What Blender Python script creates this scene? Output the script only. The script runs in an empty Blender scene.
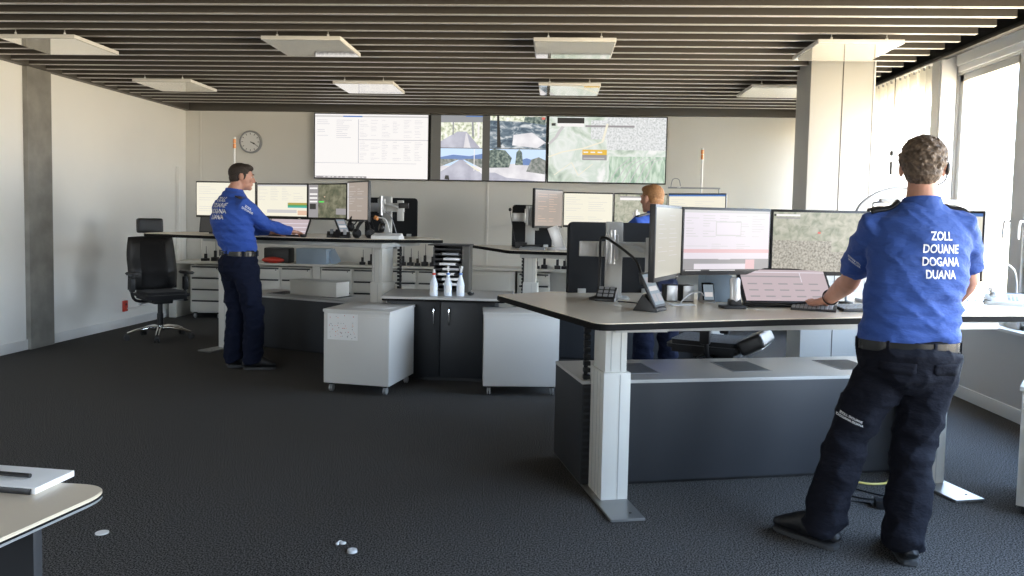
import bpy, bmesh, math, random
from math import sin, cos, pi, radians as R
from mathutils import Vector, Matrix, noise
from mathutils.bvhtree import BVHTree
random.seed(7)
S = bpy.context.scene
COL = S.collection
V = Vector

# ------------------------------------------------------------------ materials
def nodes(name):
    m = bpy.data.materials.new(name); m.use_nodes = True
    return m, m.node_tree.nodes, m.node_tree.links, m.node_tree.nodes['Principled BSDF']

def mat(name, col, rough=.5, metal=0., var=0., vscale=8., bump=0., bscale=60., coat=0., spec=.5, stretch=(1, 1, 1), alpha=1., trans=0., sheen=0., bdist=.01):
    m, N, L, P = nodes(name)
    P.inputs['Base Color'].default_value = (*col, 1)
    P.inputs['Roughness'].default_value = rough
    P.inputs['Metallic'].default_value = metal
    P.inputs['Specular IOR Level'].default_value = spec
    P.inputs['Coat Weight'].default_value = coat
    P.inputs['Coat Roughness'].default_value = .05
    P.inputs['Alpha'].default_value = alpha
    P.inputs['Transmission Weight'].default_value = trans
    P.inputs['Sheen Weight'].default_value = sheen
    if var or bump:
        tc = N.new('ShaderNodeTexCoord'); mp = N.new('ShaderNodeMapping')
        mp.inputs['Scale'].default_value = stretch
        L.new(tc.outputs['Object'], mp.inputs['Vector'])
    if var:
        n = N.new('ShaderNodeTexNoise'); n.inputs['Scale'].default_value = vscale; n.inputs['Detail'].default_value = 4
        L.new(mp.outputs[0], n.inputs['Vector'])
        cr = N.new('ShaderNodeValToRGB')
        cr.color_ramp.elements[0].position = .3; cr.color_ramp.elements[1].position = .7
        cr.color_ramp.elements[0].color = (*[c * (1 - var) for c in col], 1)
        cr.color_ramp.elements[1].color = (*[min(1, c * (1 + var)) for c in col], 1)
        L.new(n.outputs['Fac'], cr.inputs[0]); L.new(cr.outputs[0], P.inputs['Base Color'])
    if bump:
        n = N.new('ShaderNodeTexNoise'); n.inputs['Scale'].default_value = bscale; n.inputs['Detail'].default_value = 3
        L.new(mp.outputs[0], n.inputs['Vector'])
        b = N.new('ShaderNodeBump'); b.inputs['Strength'].default_value = bump; b.inputs['Distance'].default_value = bdist
        L.new(n.outputs['Fac'], b.inputs['Height']); L.new(b.outputs[0], P.inputs['Normal'])
    return m

def glow(name, col, k=1., rough=.35):
    m, N, L, P = nodes(name)
    P.inputs['Base Color'].default_value = (.02, .02, .02, 1)
    P.inputs['Roughness'].default_value = rough
    P.inputs['Specular IOR Level'].default_value = .3
    P.inputs['Emission Color'].default_value = (*col, 1)
    P.inputs['Emission Strength'].default_value = k
    return m

def glow_noise(name, cols, scale=6., k=1., detail=6, kind='noise', stretch=(1, 1, 1), dist=.0):
    """lit screen showing a mottled picture (map, foliage, asphalt)"""
    m, N, L, P = nodes(name)
    P.inputs['Base Color'].default_value = (.02, .02, .02, 1)
    P.inputs['Roughness'].default_value = .35; P.inputs['Specular IOR Level'].default_value = .3
    tc = N.new('ShaderNodeTexCoord'); mp = N.new('ShaderNodeMapping'); mp.inputs['Scale'].default_value = stretch
    L.new(tc.outputs['Object'], mp.inputs['Vector'])
    if kind == 'noise':
        n = N.new('ShaderNodeTexNoise'); n.inputs['Scale'].default_value = scale; n.inputs['Detail'].default_value = detail
        n.inputs['Distortion'].default_value = dist; o = n.outputs['Fac']; lo, hi = .32, .68
    else:
        n = N.new('ShaderNodeTexVoronoi'); n.inputs['Scale'].default_value = scale; o = n.outputs['Color']; lo, hi = 0, 1
    L.new(mp.outputs[0], n.inputs['Vector'])
    cr = N.new('ShaderNodeValToRGB'); e = cr.color_ramp.elements
    while len(e) < len(cols): e.new(.5)
    for i, c in enumerate(cols):
        e[i].position = lo + (hi - lo) * i / (len(cols) - 1); e[i].color = (*c, 1)
    if kind != 'noise':
        cr.color_ramp.interpolation = 'CONSTANT'
    L.new(o, cr.inputs[0]); L.new(cr.outputs[0], P.inputs['Emission Color'])
    P.inputs['Emission Strength'].default_value = k
    return m

M = {}
M['cream'] = mat('cream wall panel', (.74, .725, .675), .45, var=.02, vscale=1.5)
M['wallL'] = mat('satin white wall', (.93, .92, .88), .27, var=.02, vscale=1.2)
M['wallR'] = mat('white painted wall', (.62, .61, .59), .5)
M['base'] = mat('white baseboard', (.8, .8, .78), .4)
M['concrete'] = mat('smooth concrete', (.27, .26, .235), .5, var=.22, vscale=5, bump=.1, bscale=30)
M['carpet'] = mat('charcoal carpet', (.086, .082, .078), .95, spec=.15, var=.9, vscale=150, bump=.5, bscale=420)
M['slat'] = mat('dark bronze ceiling fin', (.072, .064, .055), .42)
M['slatedge'] = mat('pale fin edge', (.62, .60, .57), .38, metal=.35)
M['void'] = mat('black ceiling void', (.006, .006, .006), .9)
M['fascia'] = mat('dark grey fascia', (.085, .078, .068), .5)
M['panel'] = mat('mirror gloss white panel', (.93, .90, .82), .035, metal=.72, spec=.8, coat=.5)
M['panelside'] = mat('panel edge white', (.75, .73, .68), .4)
M['steel'] = mat('brushed steel', (.55, .55, .55), .35, metal=.9)
M['chrome'] = mat('polished chrome', (.8, .8, .8), .12, metal=1)
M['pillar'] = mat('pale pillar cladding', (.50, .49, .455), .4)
M['frame'] = mat('grey window frame', (.66, .65, .61), .4)
M['laminate'] = mat('beige grey laminate', (.78, .68, .54), .26, var=.03, vscale=3)
M['lamcab'] = mat('grey laminate', (.50, .49, .47), .35, var=.03, vscale=3)
M['edge'] = mat('black desk edge', (.006, .006, .006), .7, spec=.15)
M['leg'] = mat('pale grey enamelled column', (.66, .65, .60), .4)
M['rail'] = mat('light grey steel rail', (.50, .50, .48), .4)
M['plate'] = mat('grey foot plate', (.30, .30, .29), .32, metal=.6)
M['anth'] = mat('anthracite laminate', (.034, .036, .040), .5, spec=.3, var=.06, vscale=3)
M['anthd'] = mat('dark anthracite door', (.013, .015, .018), .45)
M['white'] = mat('white laminate', (.80, .80, .79), .4)
M['offwhite'] = mat('off white cabinet', (.70, .68, .62), .45)
M['black'] = mat('matt black plastic', (.009, .009, .010), .45)
M['blackg'] = mat('gloss black plastic', (.008, .008, .009), .18)
M['felt'] = mat('black felt screen', (.007, .008, .010), .9, bump=.3, bscale=300)
M['fabric'] = mat('black chair fabric', (.014, .014, .016), .9, bump=.4, bscale=400, sheen=.1)
M['leather'] = mat('black chair leather', (.018, .018, .019), .4, bump=.15, bscale=120)
M['greyp'] = mat('grey plastic', (.30, .31, .32), .4)
M['silver'] = mat('silver plastic', (.58, .58, .58), .35, metal=.5)
M['pedw'] = mat('light grey laminate', (.66, .65, .62), .4)
M['paper'] = mat('white paper', (.85, .85, .84), .7)
M['red'] = mat('red plastic', (.6, .05, .03), .4)
M['orange'] = mat('orange lens', (.85, .35, .12), .3)
M['bluebox'] = mat('pale blue box', (.33, .42, .52), .5)
M['bottle'] = mat('translucent white bottle', (.80, .86, .93), .25, spec=.6)
M['blue'] = mat('royal blue shirt cloth', (.024, .070, .28), .8, bump=.55, bscale=11, sheen=.05, stretch=(1, 1, 2.0), bdist=.035)
M['blue2'] = mat('royal blue long sleeve cloth', (.022, .076, .37), .8, bump=.55, bscale=11, sheen=.05, stretch=(1, 1, 2.0), bdist=.035)
M['navy'] = mat('dark navy trouser cloth', (.0065, .007, .012), .9, bump=.45, bscale=15, spec=.2, stretch=(1, 1, 1.8), bdist=.03)
M['navy2'] = mat('navy trouser cloth', (.006, .009, .024), .9, bump=.45, bscale=15, spec=.2, stretch=(1, 1, 1.8), bdist=.03)
M['skin'] = mat('skin', (.52, .27, .19), .5, var=.08, vscale=25, spec=.4)
M['hair1'] = mat('greying brown hair', (.10, .070, .048), .65, var=.5, vscale=45, bump=.5, bscale=120)
M['hair2'] = mat('short dark brown hair', (.028, .018, .012), .6, var=.4, vscale=120, bump=.8, bscale=160)
M['hair3'] = mat('short ginger hair', (.32, .155, .06), .6, var=.4, vscale=120, bump=.8, bscale=160)
M['belt'] = mat('black leather belt', (.02, .019, .018), .22)
M['letter'] = mat('white print', (.86, .86, .86), .6)
M['sole'] = mat('dark grey rubber sole', (.05, .05, .05), .6)
M['shoe'] = mat('black shoe leather', (.010, .010, .011), .5, bump=.2, bscale=80)
M['eye'] = mat('eye white', (.7, .68, .65), .3)
M['blind'] = mat('white blind fabric', (.82, .81, .76), .7)
P_ = M['blind'].node_tree
_t = P_.nodes.new('ShaderNodeBsdfTranslucent'); _t.inputs[0].default_value = (.8, .79, .74, 1)
_mx = P_.nodes.new('ShaderNodeMixShader'); _mx.inputs[0].default_value = .2
P_.links.new(P_.nodes['Principled BSDF'].outputs[0], _mx.inputs[1]); P_.links.new(_t.outputs[0], _mx.inputs[2])
P_.links.new(_mx.outputs[0], P_.nodes['Material Output'].inputs[0])
# thin window glass: straight-through with a faint reflection
gm, gN, gL, gP = nodes('window glass')
tr = gN.new('ShaderNodeBsdfTransparent'); gl = gN.new('ShaderNodeBsdfGlossy'); gl.inputs['Roughness'].default_value = 0
lw_ = gN.new('ShaderNodeLayerWeight'); lw_.inputs[0].default_value = .5
pw = gN.new('ShaderNodeMath'); pw.operation = 'POWER'; pw.inputs[1].default_value = 5; gL.new(lw_.outputs['Facing'], pw.inputs[0])
fr = gN.new('ShaderNodeMath'); fr.operation = 'MULTIPLY_ADD'; fr.inputs[1].default_value = .5; fr.inputs[2].default_value = .03; gL.new(pw.outputs[0], fr.inputs[0])
mx = gN.new('ShaderNodeMixShader'); gL.new(fr.outputs[0], mx.inputs[0]); gL.new(tr.outputs[0], mx.inputs[1]); gL.new(gl.outputs[0], mx.inputs[2])
gL.new(mx.outputs[0], gN['Material Output'].inputs[0]); gN.remove(gP)
M['glass'] = gm
_cr = [n for n in M['carpet'].node_tree.nodes if n.type == 'VALTORGB'][0]
_cr.color_ramp.elements[0].position = .42; _cr.color_ramp.elements[1].position = .60
# screens
M['s_white'] = glow('white screen', (1, .97, .95), .90)
M['s_page'] = glow('pale page', (.78, .72, .78), .95)
M['s_pink'] = glow('pink grey page', (.60, .49, .52), .9)
M['s_pinkl'] = glow('pink row', (.80, .52, .54), .9)
M['s_cream'] = glow('cream page', (.86, .82, .68), 1.)
M['s_tan'] = glow('tan grey page', (.40, .335, .29), .9)
M['s_grey'] = glow('screen grey', (.36, .34, .35), .9)
M['s_lgrey'] = glow('screen light grey', (.62, .60, .60), .95)
M['s_line'] = glow('screen faint line', (.42, .40, .50), .8)
M['s_bar'] = glow('screen bar grey', (.075, .072, .062), 1)
M['s_pale'] = glow('screen pale cream', (.56, .54, .45), .85)
M['s_dark'] = glow('screen dark', (.035, .034, .032), 1)
M['s_blue'] = glow('screen title blue', (.09, .20, .50), 1)
M['s_green'] = glow('screen green bar', (.10, .36, .14), 1)
M['s_teal'] = glow('screen teal bar', (.04, .40, .36), 1)
M['s_olive'] = glow('screen olive bar', (.42, .33, .06), 1)
M['s_yellow'] = glow('screen amber', (.80, .50, .07), 1)
M['s_red'] = glow('screen red', (.75, .18, .14), 1)
M['s_salmon'] = glow('screen salmon', (.75, .5, .36), 1)
M['s_bright'] = glow('bright green', (.10, .75, .12), 1)
M['s_tablet'] = glow('tablet blue grey', (.25, .31, .36), .8)
M['map'] = glow_noise('aerial map', [(.28, .36, .30), (.58, .66, .56), (.80, .83, .79), (.62, .70, .62), (.88, .88, .86)], 2.6, 1., 8, dist=.9)
M['mapt'] = glow_noise('aerial map town', [(.50, .53, .52), (.72, .73, .73), (.86, .87, .88)], 40, 1., 7)
M['mapf'] = glow_noise('aerial map forest', [(.24, .38, .28), (.50, .63, .50), (.74, .82, .73)], 7, 1., 8, stretch=(2.2, 1, .7), dist=1.2)
M['mapg'] = glow_noise('pale green map', [(.30, .33, .24), (.50, .50, .39), (.64, .62, .52)], 26, .9, 9, dist=.6)
M['mapg2'] = glow_noise('pale brown map', [(.25, .23, .19), (.47, .44, .37), (.66, .62, .54)], 95, .9, 6)
M['mapd'] = glow_noise('dark green map', [(.075, .085, .05), (.15, .15, .095), (.25, .24, .16)], 17, 1., 9, dist=.5)
M['road'] = glow_noise('asphalt view', [(.38, .38, .47), (.60, .60, .68)], 5, 1.)
M['roadp'] = glow_noise('pale asphalt view', [(.66, .64, .68), (.90, .88, .90)], 5, 1.)
M['tree'] = glow_noise('tree view', [(.035, .06, .06), (.15, .20, .18), (.38, .43, .36)], 26, 1.)
M['shade'] = glow_noise('dappled shade view', [(.05, .08, .12), (.17, .23, .28), (.70, .72, .74)], 8, 1., 6, stretch=(1, 1, 2.4), dist=1.)
M['bright'] = glow_noise('sunlit view', [(.30, .36, .20), (.80, .82, .66), (1, 1, .95)], 22, 1.)
M['sky'] = glow('camera sky', (.62, .78, 1.), 1.)
M['hill'] = glow('camera hills', (.16, .26, .52), 1.)
M['field'] = glow_noise('camera field', [(.14, .17, .15), (.42, .42, .40)], 24, 1.)
M['concv'] = glow('camera grey', (.30, .31, .33), 1.)

# ------------------------------------------------------------------ mesh builder
class G:
    def __init__(s):
        s.bm = bmesh.new(); s.mats = []
    def mi(s, m):
        m = M[m] if isinstance(m, str) else m
        if m not in s.mats: s.mats.append(m)
        return s.mats.index(m)
    def put(s, b, m, mtx=None, bev=0, seg=2):
        if bev:
            bmesh.ops.bevel(b, geom=[e for e in b.edges], offset=bev, segments=seg, profile=.6, affect='EDGES', clamp_overlap=True)
        if mtx: b.transform(mtx)
        i = s.mi(m)
        for f in b.faces: f.material_index = i; f.smooth = True
        t = bpy.data.meshes.new('t'); b.to_mesh(t); b.free(); s.bm.from_mesh(t); bpy.data.meshes.remove(t)
        return s
    def box(s, c, d, m, rot=(0, 0, 0), bev=.0015, seg=2):
        b = bmesh.new(); bmesh.ops.create_cube(b, size=1)
        b.transform(Matrix.Diagonal((*d, 1)))
        from mathutils import Euler
        return s.put_m(b, m, Matrix.Translation(c) @ Euler(rot).to_matrix().to_4x4(), min(bev, min(d) * .45), seg)
    def put_m(s, b, m, mtx, bev, seg):
        if bev: bmesh.ops.bevel(b, geom=list(b.edges), offset=bev, segments=seg, profile=.6, affect='EDGES', clamp_overlap=True)
        b.transform(mtx)
        return s.put(b, m)
    def cyl(s, p0, p1, r0, m, r1=None, seg=16, bev=0):
        p0, p1 = V(p0), V(p1); d = p1 - p0
        b = bmesh.new(); bmesh.ops.create_cone(b, cap_ends=True, segments=seg, radius1=r0, radius2=r0 if r1 is None else r1, depth=d.length)
        if bev:
            es = [e for e in b.edges if abs(e.verts[0].co.z - e.verts[1].co.z) < 1e-6]
            bmesh.ops.bevel(b, geom=es, offset=bev, segments=2, affect='EDGES', clamp_overlap=True)
        return s.put(b, m, Matrix.Translation((p0 + p1) / 2) @ d.to_track_quat('Z', 'Y').to_matrix().to_4x4())
    def ell(s, c, r, m, rot=None, sub=3):
        b = bmesh.new(); bmesh.ops.create_icosphere(b, subdivisions=sub, radius=1)
        mt = Matrix.Translation(c) @ (rot.to_4x4() if rot else Matrix()) @ Matrix.Diagonal((*r, 1))
        return s.put(b, m, mt)
    def prism(s, poly, z0, z1, m, bev=0, seg=2):
        b = bmesh.new(); n = len(poly)
        lo = [b.verts.new((x, y, z0)) for x, y in poly]; hi = [b.verts.new((x, y, z1)) for x, y in poly]
        b.faces.new(hi); b.faces.new(lo[::-1])
        for i in range(n): b.faces.new((lo[i], lo[(i + 1) % n], hi[(i + 1) % n], hi[i]))
        bmesh.ops.recalc_face_normals(b, faces=list(b.faces))
        if bev:
            es = [e for e in b.edges if abs(e.verts[0].co.z - e.verts[1].co.z) < 1e-6]
            bmesh.ops.bevel(b, geom=es, offset=bev, segments=seg, affect='EDGES', clamp_overlap=True)
        return s.put(b, m)
    def lathe(s, prof, c, m, seg=20, axis=None):
        b = bmesh.new(); rings = []
        for r, z in prof:
            rings.append([b.verts.new((r * cos(2 * pi * k / seg), r * sin(2 * pi * k / seg), z)) for k in range(seg)])
        for a, q in zip(rings, rings[1:]):
            for k in range(seg): b.faces.new((a[k], a[(k + 1) % seg], q[(k + 1) % seg], q[k]))
        b.faces.new(rings[0][::-1]); b.faces.new(rings[-1])
        bmesh.ops.remove_doubles(b, verts=list(b.verts), dist=1e-5)
        bmesh.ops.recalc_face_normals(b, faces=list(b.faces))
        mt = Matrix.Translation(c)
        if axis is not None: mt = mt @ V(axis).to_track_quat('Z', 'Y').to_matrix().to_4x4()
        return s.put(b, m, mt)
    def tube(s, pts, r, m, seg=8, n=6, closed=False):
        pts = [V(p) for p in pts]
        if n and len(pts) > 2: pts = catmull(pts, n, closed)
        rings_loft(s, [(p, (r(i / (len(pts) - 1)) if callable(r) else r)) for i, p in enumerate(pts)], m, seg, closed)
        return s
    def quad(s, ps, m):
        vs = [s.bm.verts.new(p) for p in ps]; f = s.bm.faces.new(vs); f.material_index = s.mi(m); return s
    def build(s, name, parent=None, ang=35):
        me = bpy.data.meshes.new(name)
        s.bm.to_mesh(me); s.bm.free()
        for m in s.mats: me.materials.append(m)
        if ang: me.set_sharp_from_angle(angle=R(ang))
        o = bpy.data.objects.new(name, me); COL.objects.link(o)
        if parent: o.parent = parent
        return o

def catmull(p, n=6, closed=False):
    out = []; N = len(p)
    rng = range(N) if closed else range(N - 1)
    for i in rng:
        if closed: a, b, c, d = p[(i - 1) % N], p[i], p[(i + 1) % N], p[(i + 2) % N]
        else: a, b, c, d = p[max(i - 1, 0)], p[i], p[i + 1], p[min(i + 2, N - 1)]
        for k in range(n):
            t = k / n
            out.append(.5 * ((2 * b) + (c - a) * t + (2 * a - 5 * b + 4 * c - d) * t * t + (3 * b - a - 3 * c + d) * t ** 3))
    if not closed: out.append(p[-1].copy())
    return out

def rings_loft(g, ring, m, seg=16, closed=False, ref=None):
    """ring: list of (centre, r or (ra, rb)); swept along the path, ref fixes the 'a' axis"""
    b = bmesh.new(); P = [V(c) for c, _ in ring]; n = len(P); rs = []; prev = None
    for i, (c, r) in enumerate(ring):
        if closed: t = (P[(i + 1) % n] - P[i - 1]).normalized()
        else: t = (P[min(i + 1, n - 1)] - P[max(i - 1, 0)]).normalized()
        if ref is not None: a = V(ref) - t * V(ref).dot(t)
        elif prev is None: a = t.orthogonal()
        else: a = prev - t * prev.dot(t)
        a.normalize(); prev = a; q = t.cross(a)
        ra, rb = (r, r) if not isinstance(r, (tuple, list)) else r
        rs.append([b.verts.new(P[i] + a * ra * cos(2 * pi * k / seg) + q * rb * sin(2 * pi * k / seg)) for k in range(seg)])
    pairs = list(zip(rs, rs[1:])) + ([(rs[-1], rs[0])] if closed else [])
    for u, w in pairs:
        for k in range(seg): b.faces.new((u[k], u[(k + 1) % seg], w[(k + 1) % seg], w[k]))
    if not closed: b.faces.new(rs[0][::-1]); b.faces.new(rs[-1])
    bmesh.ops.recalc_face_normals(b, faces=list(b.faces))
    g.put(b, m)

def tag(o, label=None, cat=None, group=None, kind=None):
    if label: o['label'] = label
    if cat: o['category'] = cat
    if group: o['group'] = group
    if kind: o['kind'] = kind
    return o
def empty(name, loc, rz=0, **k):
    o = bpy.data.objects.new(name, None); COL.objects.link(o); o.location = loc; o.rotation_euler = (0, 0, rz)
    o.empty_display_size = .1
    return tag(o, **k)
def copy_tree(o, parent=None):
    c = o.copy(); COL.objects.link(c); c.parent = parent
    for ch in list(o.children): copy_tree(ch, c)
    return c
def struct(g, name): return tag(g.build(name), kind='structure')

# ================================================================== ROOM
XL, XR, YB, YF = -5.35, 3.37, 10.45, -3.2
g = G(); g.box(((XL + XR) / 2, (YB + YF) / 2, -.05), (XR - XL + .4, YB - YF + .4, .1), 'carpet', bev=0); struct(g, 'floor')
g = G(); g.box(((XL + XR) / 2, (YB + YF) / 2, 3.2), (XR - XL + .4, YB - YF + .4, .1), 'void', bev=0); struct(g, 'ceiling')
def xl(y): return -5.09 - (10.45 - y) * .0366      # the left wall runs slightly off square
aL = math.atan(.0366)
def lbox(g, y0, y1, z, dx, dz, m, off=0., bev=0):   # board lying along the left wall
    ym = (y0 + y1) / 2; g.box((xl(ym) + dx / 2 + off, ym, z), (dx, (y1 - y0) / cos(aL), dz), m, rot=(0, 0, -aL), bev=bev)
# ceiling fins run wall to wall: pale strip under each dark fin
g = G()
y = 5.186 - .2389 * 34
while y < 9.8:
    g.box(((xl(y) + .07 + XR - .33) / 2, y, 2.868), (XR - xl(y) - .40, .034, .13), 'slat', bev=0)
    g.box(((xl(y) + .07 + XR - .33) / 2, y, 2.8015), (XR - xl(y) - .40, .036, .004), 'slatedge', bev=0)
    y += .2389
struct(g, 'trim_1')
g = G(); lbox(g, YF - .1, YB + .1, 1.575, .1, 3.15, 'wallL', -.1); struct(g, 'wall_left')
g = G(); g.box(((XL + XR) / 2, YB + .05, 1.575), (XR - XL + .2, .1, 3.15), 'cream', bev=0)
struct(g, 'wall_back')
g = G()   # joint cover strips between the back wall boards
g.box((-.905, YB - .004, .92), (.035, .01, 1.9), 'cream', bev=.002); g.box((-4.88, YB - .004, 1.4), (.02, .008, 2.76), 'cream', bev=.002)
struct(g, 'trim_2')
fill_bays = [(-4.9, -3.0)]        # unseen window added behind the viewpoint to brighten the left wall
g = G(); cx_ = (XL + XR) / 2 - .1
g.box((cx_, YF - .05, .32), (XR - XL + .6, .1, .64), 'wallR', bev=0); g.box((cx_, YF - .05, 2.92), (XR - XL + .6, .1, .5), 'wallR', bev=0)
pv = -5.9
for a, b_ in fill_bays + [(XR + .1, 9)]: g.box(((a + pv) / 2, YF - .05, 1.655), (a - pv, .1, 2.03), 'wallR', bev=0); pv = b_
struct(g, 'wall_front')
for i, (a, b_) in enumerate(fill_bays):
    g = G(); f = .055
    for z in (.64 + f / 2, 2.67 - f / 2): g.box(((a + b_) / 2, YF - .05, z), (b_ - a, .06, f), 'frame')
    for xx in (a + f / 2, b_ - f / 2): g.box((xx, YF - .05, 1.655), (f, .06, 2.03), 'frame')
    w = struct(g, 'window_%d' % (i + 6))  # added fill window, out of view, lets extra daylight in
    q = G(); q.box(((a + b_) / 2, YF - .05, 1.655), (b_ - a - 2 * f + .01, .006, 2.03 - 2 * f + .01), 'glass', bev=0); q.build('glass_pane', w)
g = G()   # back fascia and side ceiling rails
g.box(((XL + XR) / 2, YB - .03, 2.86), (XR - XL, .06, .15), 'fascia', bev=.002)
lbox(g, YF + .1, YB - .06, 2.86, .08, .15, 'fascia', bev=.002)
struct(g, 'trim_3')
g = G(); g.box((XR - .12, (YB + YF) / 2, 2.825), (.045, YB - YF - .12, .045), 'black', bev=.004)
g.box((XR - .09, (YB + YF) / 2, 2.99), (.02, YB - YF - .12, .32), 'void', bev=0); g.box((XR - .16, (YB + YF) / 2, 2.81), (.02, YB - YF - .12, .02), 'fascia', bev=.002); struct(g, 'trim_4')
g = G(); lbox(g, 7.68, YB, .05, .016, .1, 'base', bev=.001); lbox(g, YF, 7.33, .05, .016, .1, 'base', bev=.001); struct(g, 'baseboard_left')
g = G(); g.box((XR - .008, (YB + YF) / 2, .05), (.016, YB - YF, .1), 'base'); struct(g, 'baseboard_right')
g = G(); g.box(((XL + XR) / 2, YB - .008, .05), (XR - XL - .04, .016, .1), 'base'); struct(g, 'baseboard_back')
g = G(); lbox(g, 7.33, 7.675, 1.5, .15, 3.0, 'concrete', -.10, bev=.004); tag(struct(g, 'pillar_1'), )
# right wall with its ribbon of windows
bays = [(-.72, 1.3), (1.48, 3.6), (3.78, 5.78), (5.92, 6.80), (6.98, 10.2)]
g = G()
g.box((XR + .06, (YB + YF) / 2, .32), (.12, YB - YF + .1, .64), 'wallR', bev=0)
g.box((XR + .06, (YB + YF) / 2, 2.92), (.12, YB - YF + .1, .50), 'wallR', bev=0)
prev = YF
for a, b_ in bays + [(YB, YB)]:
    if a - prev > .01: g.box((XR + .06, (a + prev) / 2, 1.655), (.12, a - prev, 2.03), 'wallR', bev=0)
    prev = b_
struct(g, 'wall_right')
for i, (a, b_) in enumerate(bays):
    g = G(); f = .055
    for z in (.64 + f / 2, 2.67 - f / 2): g.box((XR + .05, (a + b_) / 2, z), (.06, b_ - a, f), 'frame')
    for yy in (a + f / 2, b_ - f / 2): g.box((XR + .05, yy, 1.655), (.06, f, 2.03), 'frame')
    if b_ - a > 2.5: g.box((XR + .05, (a + b_) / 2, 1.655), (.06, .08, 2.03), 'frame')
    w = struct(g, 'window_%d' % (i + 1))
    q = G(); q.box((XR + .05, (a + b_) / 2, 1.655), (.006, b_ - a - 2 * f + .01, 2.03 - 2 * f + .01), 'glass', bev=0); q.build('glass_pane', w)
    if i in (2, 3):
        h = G(); yy = b_ - f / 2 if i == 2 else a + f / 2
        h.box((XR + .014, yy, 1.43), (.012, .03, .07), 'white', bev=.003); h.cyl((XR + .01, yy, 1.45), (XR - .035, yy, 1.45), .008, 'white')
        h.tube([(XR - .035, yy, 1.455), (XR - .042, yy, 1.40), (XR - .042, yy, 1.32)], .009, 'white'); h.build('window_handle', w)
g = G(); g.box((XR - .035, (YB + YF) / 2, .652), (.09, YB - YF, .024), 'base', bev=.004); struct(g, 'trim_5')
g = G()   # stepped blind box along the window head
g.box((XR - .02, 1.8, 2.79), (.05, 9.9, .10), 'frame', bev=.003); g.box((XR - .01, 1.8, 2.715), (.03, 9.9, .05), 'white', bev=.003)
g.box((XR + .005, 1.8, 2.68), (.02, 9.9, .02), 'frame', bev=.003); g.box((XR - .05, 1.8, 2.832), (.04, 9.9, .016), 'white', bev=.003)
struct(g, 'trim_6')
g = G(); g.box((XR - .075, 6.875, 1.74), (.15, .13, 2.19), 'frame', bev=.01); g.box((XR - .08, 6.80, 1.74), (.12, .02, 2.18), 'white', bev=.004); struct(g, 'trim_7')
# white clad pillar
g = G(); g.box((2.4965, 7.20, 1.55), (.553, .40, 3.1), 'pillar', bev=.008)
g.box((2.4965, 6.999, 1.55), (.007, .004, 3.1), 'fascia', bev=0); g.box((2.765, 6.997, 1.55), (.014, .006, 3.1), 'white', bev=.001)
struct(g, 'pillar_2')

# vertical blind
bl = empty('vertical_blind', (3.24, 7.7, 2.8), label='white vertical fabric blind hanging at the window behind the white pillar', cat='blind')
g = G(); g.box((0, .9, .012), (.05, 3.3, .03), 'white'); g.build('head_rail', bl)
for k in range(33):
    g = G(); g.box((0, 0, -1.06), (.105, .0015, 2.1), 'blind', bev=0); g.box((0, 0, -.012), (.03, .004, .03), 'greyp', bev=0)
    o = g.build('lamella', bl); o.location = (0, -.66 + k * .095, 0); o.rotation_euler = (0, 0, R(random.uniform(28, 58) if k < 14 else random.uniform(12, 22)))
g = G(); g.tube([(-.08, -.18, -.02), (-.08, -.18, -.5), (-.08, -.17, -.82)], .004, 'black', n=3); g.cyl((-.08, -.17, -.70), (-.08, -.17, -.74), .014, 'black'); g.cyl((-.08, -.17, -.80), (-.08, -.17, -.92), .010, 'black'); g.build('pull_cord', bl)

# ceiling panels
pm = None
names = {(0, 0): 'front row, above the concrete column', (1, 0): 'front row, second from left, bright screen mirrored in it', (2, 0): 'front row, above the central aisle, map mirrored in it', (3, 0): 'front row, mirroring the white pillar below it',
         (0, 1): 'back row, nearest the left wall', (1, 1): 'back row, above the white wall display', (2, 1): 'back row, above the split camera display', (3, 1): 'back row, partly behind the white pillar'}
for j, yy in enumerate((5.89, 7.82)):
    for i, xx in enumerate((-4.375, -2.275, -.184, 1.91)):
        if pm is None:
            pm = empty('ceiling_panel', (0, 0, 0))
            g = G(); g.box((.31, .31, .014), (.62, .62, .028), 'panelside', bev=.002); g.build('tray', pm)
            g = G(); g.box((.31, .31, -.001), (.604, .604, .004), 'panel', bev=0); g.build('reflector', pm)
            for a in (.11, .51):
                for c in (.05, .57):
                    g = G(); g.cyl((a, c, .028), (a, c, .072), .004, 'steel', seg=8); g.cyl((a, c, .026), (a, c, .05), .009, 'white', seg=10); g.build('hanger_rod', pm)
            o = pm
        else: o = copy_tree(pm)
        o.location = (xx, yy, 2.73)
        tag(o, 'square glossy white ceiling panel, ' + names[(i, j)], 'ceiling panel', 'hanging ceiling panels')

# ================================================================== SCREEN PICTURES (x right, z up, facing -y)
def rects(g, w, h, items, y0=0., dz=.0006):
    for k, (x0, z0, x1, z1, m) in enumerate(items):
        yy = y0 - dz * (1 + k * .04)
        g.quad([((x0 - .5) * w, yy, (z0 - .5) * h), ((x1 - .5) * w, yy, (z0 - .5) * h), ((x1 - .5) * w, yy, (z1 - .5) * h), ((x0 - .5) * w, yy, (z1 - .5) * h)], m)
def poly(g, w, h, pts, m, y0):
    g.quad([((x - .5) * w, y0, (z - .5) * h) for x, z in pts], m)
def rows(x0, x1, z0, z1, n, m, seed, cols=3, t=.25):
    r = random.Random(seed); out = []
    for k in range(n):
        z = z1 - (k + .5) * (z1 - z0) / n; hh = (z1 - z0) / n * t
        for c in range(cols):
            a = x0 + (x1 - x0) * c / cols; ln = (x1 - x0) / cols * r.uniform(.3, .85)
            if r.random() < .8: out.append((a, z - hh / 2, a + ln, z + hh / 2, m))
    return out
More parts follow.
